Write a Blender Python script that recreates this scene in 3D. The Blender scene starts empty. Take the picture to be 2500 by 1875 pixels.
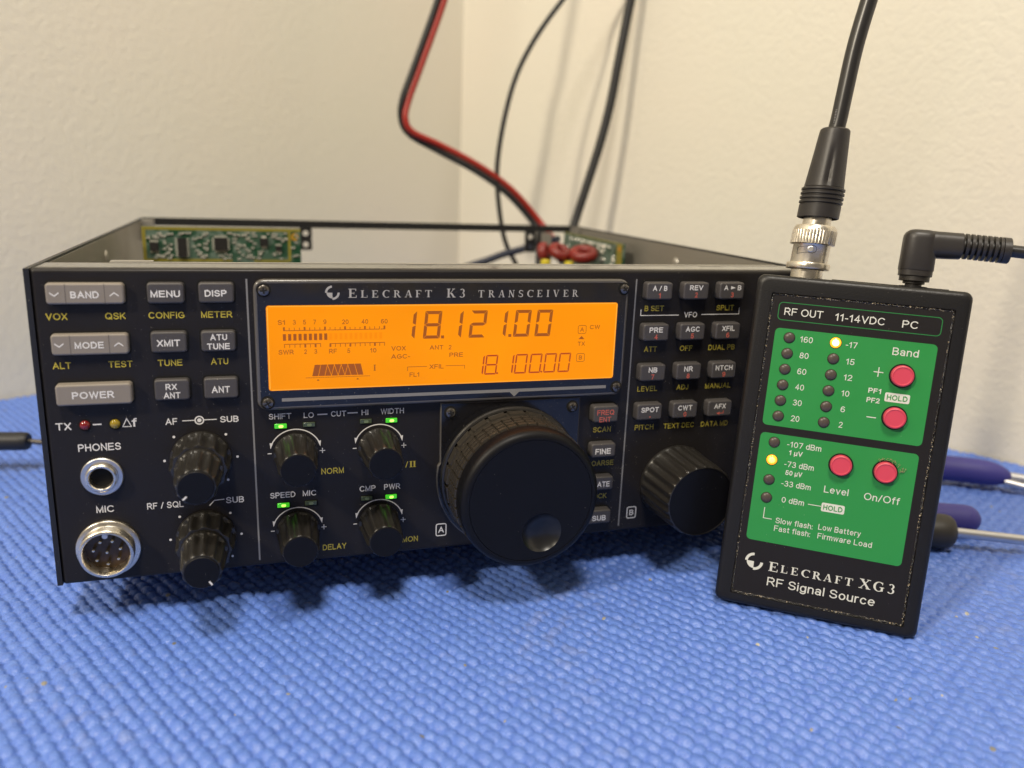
import bpy, bmesh, math, random
import numpy as np
from mathutils import Matrix, Vector
random.seed(7); rng = np.random.default_rng(7)
S = 0.001            # every dimension below is in millimetres
OZ = 14.0            # the radio stands 14 mm above the mat on its feet
sc = bpy.context.scene
C = sc.collection
pi = math.pi

# ------------------------------------------------------------------ camera
F_PX = 1988.0
r_cam = (0.2523, -0.29655, -0.0005); t_cam = (-142.177, 63.732, 258.065)
def rodr(r):
    r = np.array(r, float); th = np.linalg.norm(r); k = r / th
    K = np.array([[0, -k[2], k[1]], [k[2], 0, -k[0]], [-k[1], k[0], 0]])
    return np.eye(3) + math.sin(th) * K + (1 - math.cos(th)) * K @ K
BASE = np.array([[1, 0, 0], [0, 0, -1], [0, 1, 0.]])
Rc = rodr(r_cam) @ BASE
cpos = -Rc.T @ np.array(t_cam)
cd = bpy.data.cameras.new('camera'); cam = bpy.data.objects.new('camera', cd); C.objects.link(cam)
mw = Matrix.Identity(4)
for i in range(3):
    mw[i][0] = Rc[0][i]; mw[i][1] = -Rc[1][i]; mw[i][2] = -Rc[2][i]
    mw[i][3] = (cpos[i] + (OZ if i == 2 else 0)) * S
cam.matrix_world = mw
cd.sensor_width = 36; cd.lens = 36 * F_PX / 2500
cd.clip_start = 0.01; cd.clip_end = 20
cd.dof.use_dof = True; cd.dof.focus_distance = 0.274; cd.dof.aperture_fstop = 8.6
sc.camera = cam

# ------------------------------------------------------------------ world, lamps, exposure
w = bpy.data.worlds.new('World'); sc.world = w; w.use_nodes = True
bgn = w.node_tree.nodes['Background']; bgn.inputs[0].default_value = (1.0, 0.86, 0.68, 1); bgn.inputs[1].default_value = 0.20
sc.view_settings.view_transform = 'Standard'; sc.view_settings.look = 'None'
sc.view_settings.exposure = 0; sc.view_settings.gamma = 1; sc.view_settings.use_curve_mapping = False
def lamp(name, loc, target, size, power, col):
    l = bpy.data.lights.new(name, 'AREA'); l.shape = 'DISK'; l.size = size; l.energy = power; l.color = col
    o = bpy.data.objects.new(name, l); C.objects.link(o); o.location = loc
    o.rotation_euler = (Vector(target) - Vector(loc)).to_track_quat('-Z', 'Y').to_euler()
    return o
lamp('ceiling_lamp', (-0.10, -0.75, 1.65), (0.15, 0.05, 0), 0.34, 23.5, (1.0, 0.92, 0.80))
lamp('side_lamp', (-1.02, -0.62, 1.05), (0.3, 0.2, 0.1), 0.13, 17.0, (1.0, 0.88, 0.70))

# ------------------------------------------------------------------ materials
def lin(r, g, b):
    f = lambda c: (c / 255 / 12.92) if c / 255 <= 0.04045 else ((c / 255 + 0.055) / 1.055) ** 2.4
    return (f(r), f(g), f(b), 1)
def mat(name, col, rough=0.5, metal=0.0, spec=0.5, emit=None, es=0.0, coat=0.0):
    m = bpy.data.materials.new(name); m.use_nodes = True
    b = m.node_tree.nodes['Principled BSDF']
    b.inputs['Base Color'].default_value = col if len(col) == 4 else (*col, 1)
    b.inputs['Roughness'].default_value = rough; b.inputs['Metallic'].default_value = metal
    b.inputs['Specular IOR Level'].default_value = spec
    b.inputs['Coat Weight'].default_value = coat
    if emit: b.inputs['Emission Color'].default_value = (*emit, 1) if len(emit) == 3 else emit; b.inputs['Emission Strength'].default_value = es
    return m
def nodes(m): return m.node_tree.nodes, m.node_tree.links, m.node_tree.nodes['Principled BSDF']
def add_bump(m, scale, strength, dist=0.0002, detail=4, kind='NOISE'):
    n, l, b = nodes(m)
    tc = n.new('ShaderNodeTexCoord')
    t = n.new('ShaderNodeTexNoise'); t.inputs['Scale'].default_value = scale; t.inputs['Detail'].default_value = detail
    bp = n.new('ShaderNodeBump'); bp.inputs['Strength'].default_value = strength; bp.inputs['Distance'].default_value = dist
    l.new(tc.outputs['Object'], t.inputs['Vector']); l.new(t.outputs['Fac'], bp.inputs['Height']); l.new(bp.outputs['Normal'], b.inputs['Normal'])
    return bp
def add_dust(m, scale, thr, col=(0.55, 0.5, 0.43), wob=0.0):
    """sparse pale dust specks lying on a surface, thicker in some patches"""
    n, l, b = nodes(m)
    base = tuple(b.inputs['Base Color'].default_value)
    tc = n.new('ShaderNodeTexCoord')
    v = n.new('ShaderNodeTexVoronoi'); v.inputs['Scale'].default_value = scale
    cl = n.new('ShaderNodeTexNoise'); cl.inputs['Scale'].default_value = 45; cl.inputs['Detail'].default_value = 3
    mul = n.new('ShaderNodeMath'); mul.operation = 'MULTIPLY'; mul.inputs[1].default_value = thr * 2
    sq = n.new('ShaderNodeMath'); sq.operation = 'POWER'; sq.inputs[1].default_value = 2.0
    lt = n.new('ShaderNodeMath'); lt.operation = 'LESS_THAN'
    sep = n.new('ShaderNodeSeparateColor')
    rnd = n.new('ShaderNodeMath'); rnd.operation = 'MULTIPLY'
    mix = n.new('ShaderNodeMix'); mix.data_type = 'RGBA'
    mix.inputs[6].default_value = base; mix.inputs[7].default_value = (*col, 1)
    l.new(tc.outputs['Object'], v.inputs['Vector']); l.new(tc.outputs['Object'], cl.inputs['Vector'])
    l.new(v.outputs['Color'], sep.inputs[0]); l.new(cl.outputs['Fac'], sq.inputs[0]); l.new(sq.outputs[0], mul.inputs[0])
    p2 = n.new('ShaderNodeMath'); p2.operation = 'POWER'; p2.inputs[1].default_value = 5.0
    l.new(sep.outputs[0], p2.inputs[0]); l.new(p2.outputs[0], rnd.inputs[0]); l.new(mul.outputs[0], rnd.inputs[1])
    l.new(v.outputs['Distance'], lt.inputs[0]); l.new(rnd.outputs[0], lt.inputs[1])
    l.new(lt.outputs[0], mix.inputs[0]); l.new(mix.outputs[2], b.inputs['Base Color'])
    return mix
def rough_var(m, scale, lo, hi):
    n, l, b = nodes(m)
    tc = n.new('ShaderNodeTexCoord'); t = n.new('ShaderNodeTexNoise'); t.inputs['Scale'].default_value = scale; t.inputs['Detail'].default_value = 5
    mr = n.new('ShaderNodeMapRange'); mr.inputs[1].default_value = 0.3; mr.inputs[2].default_value = 0.7; mr.inputs[3].default_value = lo; mr.inputs[4].default_value = hi
    l.new(tc.outputs['Object'], t.inputs['Vector']); l.new(t.outputs['Fac'], mr.inputs[0]); l.new(mr.outputs[0], b.inputs['Roughness'])

M_panel = mat('black_panel_paint', (0.0145, 0.0125, 0.012), 0.38, spec=0.28); add_dust(M_panel, 1800, 0.21, (.4, .36, .3)); rough_var(M_panel, 60, .32, .48)
M_case = mat('black_case_paint', (0.012, 0.012, 0.013), 0.42); add_bump(M_case, 2500, 0.25, 0.0001); add_dust(M_case, 1300, 0.2)
M_lid = mat('glossy_top_wall_sheen', (0.15, 0.148, 0.138), 0.15, spec=1.0); rough_var(M_lid, 90, .10, .28)  # grey base holds the wall's reflection on a glossy black lip
M_white = mat('white_print', (0.74, 0.72, 0.68), 0.5)
M_grey = mat('grey_print', (0.22, 0.215, 0.21), 0.5)
M_yellow = mat('yellow_print', (0.56, 0.45, 0.05), 0.5)
M_red = mat('red_print', (0.56, 0.12, 0.085), 0.5)
M_silver = mat('silver_print', (0.42, 0.40, 0.37), 0.45)
M_btn_l = mat('warm_grey_rubber', (0.235, 0.205, 0.17), 0.48); add_bump(M_btn_l, 3000, 0.1, 0.0001)
M_btn_d = mat('dark_grey_rubber', (0.062, 0.056, 0.054), 0.5); add_bump(M_btn_d, 3000, 0.1, 0.0001); add_dust(M_btn_d, 1500, 0.2)
M_gap = mat('dark_gap', (0.002, 0.002, 0.002), 0.9)
M_knob = mat('black_knob_plastic', (0.016, 0.0145, 0.0125), 0.34, spec=0.65); add_bump(M_knob, 900, 0.25, 0.0002); add_dust(M_knob, 2400, 0.25, (0.25, 0.22, 0.17))
M_rubber = mat('dusty_black_rubber', (0.034, 0.029, 0.022), 0.38, spec=.6); add_dust(M_rubber, 2600, 0.5, (0.34, 0.28, 0.2)); add_bump(M_rubber, 1500, 0.3, 0.0002)
M_face = mat('matte_knob_face', (0.0045, 0.0045, 0.006), 0.45, spec=.22); add_dust(M_face, 900, 0.12); add_bump(M_face, 2500, .08, .0001)
M_bowl = mat('polished_black_bowl', (0.008, 0.008, 0.009), 0.30, spec=0.5)
M_bezel = mat('glossy_black_acrylic', (0.008, 0.008, 0.010), 0.10, spec=0.6); add_dust(M_bezel, 1900, 0.26, (.45, .42, .36)); rough_var(M_bezel, 120, .08, .2)
M_edge = mat('acrylic_edge', (0.085, 0.078, 0.070), 0.25, spec=0.8)
M_screw = mat('black_oxide_screw', (0.17, 0.155, 0.14), 0.27, metal=0.9)
M_chrome = mat('nickel_plate', (0.72, 0.67, 0.58), 0.3, metal=1.0); rough_var(M_chrome, 500, .24, .38)
M_nut = mat('satin_metal', (0.62, 0.60, 0.57), 0.38, metal=1.0); rough_var(M_nut, 300, .3, .45)
M_brass = mat('amber_insulator', (0.055, 0.032, 0.012), 0.25)
M_pin = mat('pin_metal', (0.85, 0.78, 0.6), 0.2, metal=1.0)
M_steel = mat('bare_steel', (0.52, 0.50, 0.46), 0.42, metal=0.85); rough_var(M_steel, 40, .32, .5)
M_inner = mat('zinc_plated_inside', (0.30, 0.28, 0.245), 0.5, metal=0.55); rough_var(M_inner, 25, .38, .6)
M_hole = mat('hole_black', (0.003, 0.003, 0.003), 0.9)
def led_mat(name, col, es, base): 
    return mat(name, base, 0.2, emit=col, es=es, coat=.5)
M_gon = led_mat('lit_green_led', (0.09, 1.0, 0.01), 0.42, (.05, .3, .02)); M_ghot = led_mat('lit_green_core', (0.35, 1.0, 0.05), 1.9, (.6, .9, .3))
M_goff = mat('unlit_green_led', (0.055, 0.075, 0.035), 0.25, coat=.5); M_goffc = mat('unlit_green_core', (0.15, 0.2, 0.11), 0.3)
M_rled = mat('unlit_red_led', (0.20, 0.008, 0.008), 0.18, coat=.6); M_yled = mat('unlit_yellow_led', (0.30, 0.21, 0.012), 0.18, coat=.6)
M_lcd = mat('lit_amber_lcd', (0.05, 0.01, 0.0), 0.3, spec=.15, emit=(1.0, 0.30, 0.0015), es=0.96)
def lcd_tune():
    n, l, b = nodes(M_lcd)
    tc = n.new('ShaderNodeTexCoord'); t = n.new('ShaderNodeTexNoise'); t.inputs['Scale'].default_value = 24; t.inputs['Detail'].default_value = 7
    mr = n.new('ShaderNodeMapRange'); mr.inputs[1].default_value = .3; mr.inputs[2].default_value = .7; mr.inputs[3].default_value = 0.90; mr.inputs[4].default_value = 1.05
    l.new(tc.outputs['Object'], t.inputs['Vector']); l.new(t.outputs['Fac'], mr.inputs[0]); l.new(mr.outputs[0], b.inputs['Emission Strength'])
lcd_tune()
M_seg = mat('lcd_segment', (0.06, 0.02, 0.0), 0.2, emit=(0.31, 0.070, 0.001), es=0.95)
M_segr = mat('lcd_red_brown_segment', (0.06, 0.02, 0.0), 0.2, emit=(0.40, 0.035, 0.001), es=0.95)
M_ghost = mat('unlit_lcd_segment', (0.05, 0.01, 0.0), 0.3, spec=.15, emit=(1.0, 0.275, 0.0012), es=0.92)
M_seghalo = mat('lcd_bright_edge', (0.15, 0.06, 0.0), 0.2, emit=(1.0, 0.42, 0.04), es=1.0)
M_green = mat('green_label_print', lin(44, 138, 66), 0.36); add_dust(M_green, 700, 0.10, (.45, .5, .35)); rough_var(M_green, 80, .3, .42)
M_lblack = mat('black_label', (0.013, 0.011, 0.0105), 0.42, spec=.32); add_dust(M_lblack, 1000, 0.10)
M_abs = mat('textured_black_abs', (0.0095, 0.009, 0.009), 0.38, spec=.38); add_bump(M_abs, 1800, 0.35, 0.0002, 3); add_dust(M_abs, 1000, 0.10)
M_label_white = mat('label_white', (0.66, 0.66, 0.58), 0.45); M_label_line = mat('label_green_line', lin(40, 120, 60), 0.4)
M_pink = mat('pink_button_plastic', lin(205, 66, 86), 0.45)
M_smoke = mat('unlit_smoked_led', (0.075, 0.058, 0.048), 0.34, spec=.4)
M_amber = led_mat('lit_amber_led', (1.0, 0.33, 0.0), 1.5, (.9, .4, .05)); M_ambhot = led_mat('lit_amber_core', (1.0, 0.72, 0.28), 6, (1, .8, .4)); M_amb2 = led_mat('lit_amber_core_dim', (1.0, 0.52, 0.02), 2.2, (1, .8, .4))
M_glue = mat('gritty_label_edge', (0.02, 0.018, 0.015), 0.22, spec=.8); add_dust(M_glue, 2300, 1.7, (.36, .29, .19)); add_bump(M_glue, 1500, 1.0, 0.0008)
M_cable = mat('black_cable_pvc', (0.016, 0.015, 0.014), 0.33, spec=.6); M_cableR = mat('red_cable_pvc', (0.31, 0.017, 0.010), 0.4)
M_cablen = mat('matte_black_cable', (0.013, 0.013, 0.014), 0.5); M_cableb = mat('blue_black_cable', (0.012, 0.016, 0.035), 0.45)
M_boot = mat('moulded_black_rubber', (0.024, 0.021, 0.019), 0.42); add_bump(M_boot, 1200, .15, .0002)
M_purple = mat('purple_grip', (0.050, 0.043, 0.23), 0.55); add_bump(M_purple, 1500, .2, .0002)
M_sdh = mat('brown_black_rubber_grip', (0.030, 0.026, 0.019), 0.5)
M_shaft = mat('chrome_shaft', (0.62, 0.62, 0.63), 0.38, metal=1.0)

def mat_mat():
    m = mat('blue_foam_mat', (0.115, 0.215, 0.64), 0.36, spec=.55)
    n, l, b = nodes(m)
    tc = n.new('ShaderNodeTexCoord')
    a = n.new('ShaderNodeTexNoise'); a.inputs['Scale'].default_value = 300; a.inputs['Detail'].default_value = 5
    r = n.new('ShaderNodeValToRGB'); e = r.color_ramp.elements
    e[0].position = .3; e[0].color = (0.088, 0.176, 0.565, 1); e[1].position = .75; e[1].color = (0.130, 0.236, 0.64, 1)
    # beige grime rubbed onto some bump tops
    g = n.new('ShaderNodeTexNoise'); g.inputs['Scale'].default_value = 170; g.inputs['Detail'].default_value = 2
    g2 = n.new('ShaderNodeTexNoise'); g2.inputs['Scale'].default_value = 9; g2.inputs['Detail'].default_value = 2
    gm = n.new('ShaderNodeMath'); gm.operation = 'MULTIPLY'
    mr = n.new('ShaderNodeMapRange'); mr.inputs[1].default_value = .36; mr.inputs[2].default_value = .48; mr.inputs[4].default_value = .16
    mix = n.new('ShaderNodeMix'); mix.data_type = 'RGBA'; mix.inputs[7].default_value = (0.34, 0.33, 0.34, 1)
    l.new(tc.outputs['Object'], a.inputs['Vector']); l.new(a.outputs['Fac'], r.inputs[0])
    l.new(tc.outputs['Object'], g.inputs['Vector']); l.new(tc.outputs['Object'], g2.inputs['Vector'])
    l.new(g.outputs['Fac'], gm.inputs[0]); l.new(g2.outputs['Fac'], gm.inputs[1]); l.new(gm.outputs[0], mr.inputs[0])
    l.new(mr.outputs[0], mix.inputs[0]); l.new(r.outputs[0], mix.inputs[6])
    # sparse crumbs and lint caught on the bumps
    v = n.new('ShaderNodeTexVoronoi'); v.inputs['Scale'].default_value = 210; sp = n.new('ShaderNodeSeparateColor')
    pw = n.new('ShaderNodeMath'); pw.operation = 'POWER'; pw.inputs[1].default_value = 14.0
    ml = n.new('ShaderNodeMath'); ml.operation = 'MULTIPLY'; ml.inputs[1].default_value = .20
    lt_ = n.new('ShaderNodeMath'); lt_.operation = 'LESS_THAN'
    cr = n.new('ShaderNodeMix'); cr.data_type = 'RGBA'; cr.inputs[6].default_value = (0.12, 0.12, 0.11, 1); cr.inputs[7].default_value = (0.42, 0.40, 0.33, 1)
    mx = n.new('ShaderNodeMix'); mx.data_type = 'RGBA'
    l.new(tc.outputs['Object'], v.inputs['Vector']); l.new(v.outputs['Color'], sp.inputs[0]); l.new(sp.outputs[0], pw.inputs[0]); l.new(pw.outputs[0], ml.inputs[0])
    l.new(v.outputs['Distance'], lt_.inputs[0]); l.new(ml.outputs[0], lt_.inputs[1]); l.new(sp.outputs[1], cr.inputs[0])
    l.new(lt_.outputs[0], mx.inputs[0]); l.new(mix.outputs[2], mx.inputs[6]); l.new(cr.outputs[2], mx.inputs[7]); l.new(mx.outputs[2], b.inputs['Base Color'])
    h = n.new('ShaderNodeTexNoise'); h.inputs['Scale'].default_value = 1150; h.inputs['Detail'].default_value = 5
    bp = n.new('ShaderNodeBump'); bp.inputs['Strength'].default_value = .8; bp.inputs['Distance'].default_value = .0004
    l.new(tc.outputs['Object'], h.inputs['Vector']); l.new(h.outputs['Fac'], bp.inputs['Height']); l.new(bp.outputs['Normal'], b.inputs['Normal'])
    return m
M_mat = mat_mat()
def wall_mat():
    m = mat('cream_textured_wall_paint', (0.74, 0.655, 0.49), 0.6)
    n, l, b = nodes(m)
    tc = n.new('ShaderNodeTexCoord')
    t = n.new('ShaderNodeTexNoise'); t.inputs['Scale'].default_value = 230; t.inputs['Detail'].default_value = 5; t.inputs['Distortion'].default_value = .6
    bp = n.new('ShaderNodeBump'); bp.inputs['Strength'].default_value = .22; bp.inputs['Distance'].default_value = .002
    t2 = n.new('ShaderNodeTexNoise'); t2.inputs['Scale'].default_value = 7; t2.inputs['Detail'].default_value = 2
    r = n.new('ShaderNodeValToRGB'); e = r.color_ramp.elements
    e[0].position = .3; e[0].color = (0.710, 0.682, 0.570, 1); e[1].position = .7; e[1].color = (0.735, 0.686, 0.575, 1)
    l.new(tc.outputs['Object'], t.inputs['Vector']); l.new(t.outputs['Fac'], bp.inputs['Height']); l.new(bp.outputs['Normal'], b.inputs['Normal'])
    l.new(tc.outputs['Object'], t2.inputs['Vector']); l.new(t2.outputs['Fac'], r.inputs[0]); l.new(r.outputs[0], b.inputs['Base Color'])
    return m
M_wall = wall_mat()
def pcb_mat():
    m = mat('green_circuit_board', (0.02, 0.10, 0.045), 0.35)
    n, l, b = nodes(m)
    tc = n.new('ShaderNodeTexCoord'); v = n.new('ShaderNodeTexVoronoi'); v.inputs['Scale'].default_value = 260; v.distance = 'CHEBYCHEV'
    r = n.new('ShaderNodeValToRGB'); e = r.color_ramp.elements; e[0].position = .2; e[0].color = (0.012, 0.060, 0.030, 1); e[1].position = .8; e[1].color = (0.11, 0.16, 0.13, 1)
    s = n.new('ShaderNodeSeparateColor')
    l.new(tc.outputs['Object'], v.inputs['Vector']); l.new(v.outputs['Color'], s.inputs[0]); l.new(s.outputs[0], r.inputs[0]); l.new(r.outputs[0], b.inputs['Base Color'])
    return m
M_pcb = pcb_mat(); M_pcbedge = mat('yellow_green_board_edge', (0.22, 0.19, 0.025), 0.45)
M_chip = mat('chip_epoxy', (0.012, 0.011, 0.011), 0.5); M_solder = mat('solder', (0.80, 0.77, 0.68), 0.25, metal=0.45); M_cap = mat('grey_capacitor', (0.16, 0.18, 0.16), 0.5)
M_enamel = mat('red_enamelled_wire', (0.20, 0.013, 0.009), 0.3); M_enamel2 = mat('dark_core', (0.06, 0.01, 0.006), 0.6); M_ycore = mat('yellow_core', (0.55, 0.45, 0.02), 0.45); M_copperpad = mat('copper_pad', (0.70, 0.38, 0.05), 0.35, metal=.6)
M_table = mat('table_laminate', (0.35, 0.30, 0.25), 0.5)

# ------------------------------------------------------------------ mesh builder
class MB:
    def __init__(s, mats, T=None): s.v = []; s.f = []; s.mi = []; s.sm = []; s.mats = list(mats); s.T = T; s.k = 0
    def idx(s, m):
        if m not in s.mats: s.mats.append(m)
        return s.mats.index(m)
    def add(s, verts, faces, m=None, smooth=False, T=None):
        T = T or s.T; o = len(s.v); i = s.idx(m) if m else 0
        s.v += [tuple(T(*p)) if T else tuple(p) for p in verts]
        for f in faces: s.f.append(tuple(o + k for k in f)); s.mi.append(i); s.sm.append(smooth)
    def build(s, name, parent=None, loc=None, angle=35, recalc=True):
        me = bpy.data.meshes.new(name)
        vs = np.array(s.v, float) * S
        me.from_pydata(vs.tolist(), [], s.f); 
        for m in s.mats: me.materials.append(m)
        me.polygons.foreach_set('material_index', s.mi); me.polygons.foreach_set('use_smooth', s.sm)
        me.update()
        if any(s.sm): me.set_sharp_from_angle(angle=math.radians(angle))
        o = bpy.data.objects.new(name, me); C.objects.link(o)
        if parent: o.parent = parent
        if loc: o.location = [c * S for c in loc]
        return o
def front(x, d, z): return (x, -d, z)        # panel frame: d = distance out of the panel towards the camera

def loft(mb, loops, m=None, smooth=True, cap0=False, cap1=True, T=None, mcap=None):
    n = len(loops[0]); v = [p for L in loops for p in L]; f = []
    for i in range(len(loops) - 1):
        for j in range(n):
            a = i * n + j; b = i * n + (j + 1) % n; f.append((a, b, b + n, a + n))
    mb.add(v, f, m, smooth, T)
    if cap1: mb.add(loops[-1], [tuple(range(n))], mcap or m, False, T)
    if cap0: mb.add(loops[0], [tuple(reversed(range(n)))], mcap or m, False, T)
def rrect(cx, cz, w, h, r, d, seg=4, swap=None):
    r = min(r, w / 2 - .001, h / 2 - .001); pts = []
    for (sx, sz, a0) in ((1, -1, -pi / 2), (1, 1, 0), (-1, 1, pi / 2), (-1, -1, pi)):
        x0 = cx + sx * (w / 2 - r); z0 = cz + sz * (h / 2 - r)
        for k in range(seg + 1):
            a = a0 + k * pi / 2 / seg; pts.append((x0 + r * math.cos(a), d, z0 + r * math.sin(a)))
    return pts
def rbox(mb, cx, cz, w, h, d0, d1, r=1, bev=.5, m=None, draft=0, seg=4, bseg=4, T=None, mcap=None):
    """rounded box growing from depth d0 to d1 with rounded front edge"""
    L = [rrect(cx, cz, w, h, r, d0, seg)]
    for k in range(bseg + 1):
        a = k * pi / 2 / bseg; o = bev * (1 - math.cos(a)) + draft * (0.6 + .4 * k / bseg); dd = d1 - bev + bev * math.sin(a)
        L.append(rrect(cx, cz, w - 2 * o, h - 2 * o, max(r - o, .05), dd, seg))
    loft(mb, L, m, True, T=T, mcap=mcap)
def circ(cx, cz, r, d, n=64, flute=0, nf=0, ph=0, sharp=1.0, rz=None):
    pts = []
    for k in range(n):
        a = 2 * pi * k / n; rr = r
        if flute:
            c = 0.5 - 0.5 * math.cos(nf * a + ph); rr = r - flute * (c ** sharp)
        pts.append((cx + rr * math.cos(a), d, cz + rr * math.sin(a)))
    return pts
def ringflat(mb, cx, cz, r0, r1, d, a0=0, a1=2 * pi, n=48, m=None, T=None):
    v = []; f = []
    for k in range(n + 1):
        a = a0 + (a1 - a0) * k / n; v += [(cx + r0 * math.cos(a), d, cz + r0 * math.sin(a)), (cx + r1 * math.cos(a), d, cz + r1 * math.sin(a))]
    for k in range(n): f.append((2 * k, 2 * k + 1, 2 * k + 3, 2 * k + 2))
    mb.add(v, f, m, False, T)
def quad(mb, pts, d, m=None, T=None): mb.add([(x, d, z) for x, z in pts], [tuple(range(len(pts)))], m, False, T)
def rect(mb, x0, z0, x1, z1, d, m=None, T=None): quad(mb, [(x0, z0), (x1, z0), (x1, z1), (x0, z1)], d, m, T)
def box(mb, x0, x1, y0, y1, z0, z1, m=None):
    v = [(x, y, z) for x in (x0, x1) for y in (y0, y1) for z in (z0, z1)]
    f = [(0, 1, 3, 2), (4, 6, 7, 5), (0, 4, 5, 1), (2, 3, 7, 6), (0, 2, 6, 4), (1, 5, 7, 3)]
    T = mb.T; mb.T = None; mb.add(v, f, m); mb.T = T
def tube(mb, pts, r, m=None, n=16, sub=8, T=None, cap=True, rf=None):
    P = [np.array(p, float) for p in pts]
    if sub > 1 and len(P) > 2:
        Q = []; PP = [2 * P[0] - P[1]] + P + [2 * P[-1] - P[-2]]
        for i in range(1, len(PP) - 2):
            for k in range(sub):
                t = k / sub; a, b, c, d = PP[i - 1:i + 3]
                Q.append(.5 * ((2 * b) + (-a + c) * t + (2 * a - 5 * b + 4 * c - d) * t * t + (-a + 3 * b - 3 * c + d) * t ** 3))
        Q.append(P[-1]); P = Q
    loops = []; up = np.array([0.13, 0.2, 1.]); prev = None
    for i, q in enumerate(P):
        t = P[min(i + 1, len(P) - 1)] - P[max(i - 1, 0)]; t /= np.linalg.norm(t)
        if prev is None:
            x = np.cross(up, t); 
            if np.linalg.norm(x) < .1: x = np.cross([1, 0, 0], t)
        else: x = prev - t * (prev @ t)
        x /= np.linalg.norm(x); prev = x; y = np.cross(t, x)
        rr = rf(i / (len(P) - 1)) if rf else r
        loops.append([tuple(q + rr * (math.cos(2 * pi * k / n) * x + math.sin(2 * pi * k / n) * y)) for k in range(n)])
    loft(mb, loops, m, True, cap0=cap, cap1=cap, T=T or (lambda a, b, c: (a, b, c)))

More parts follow.
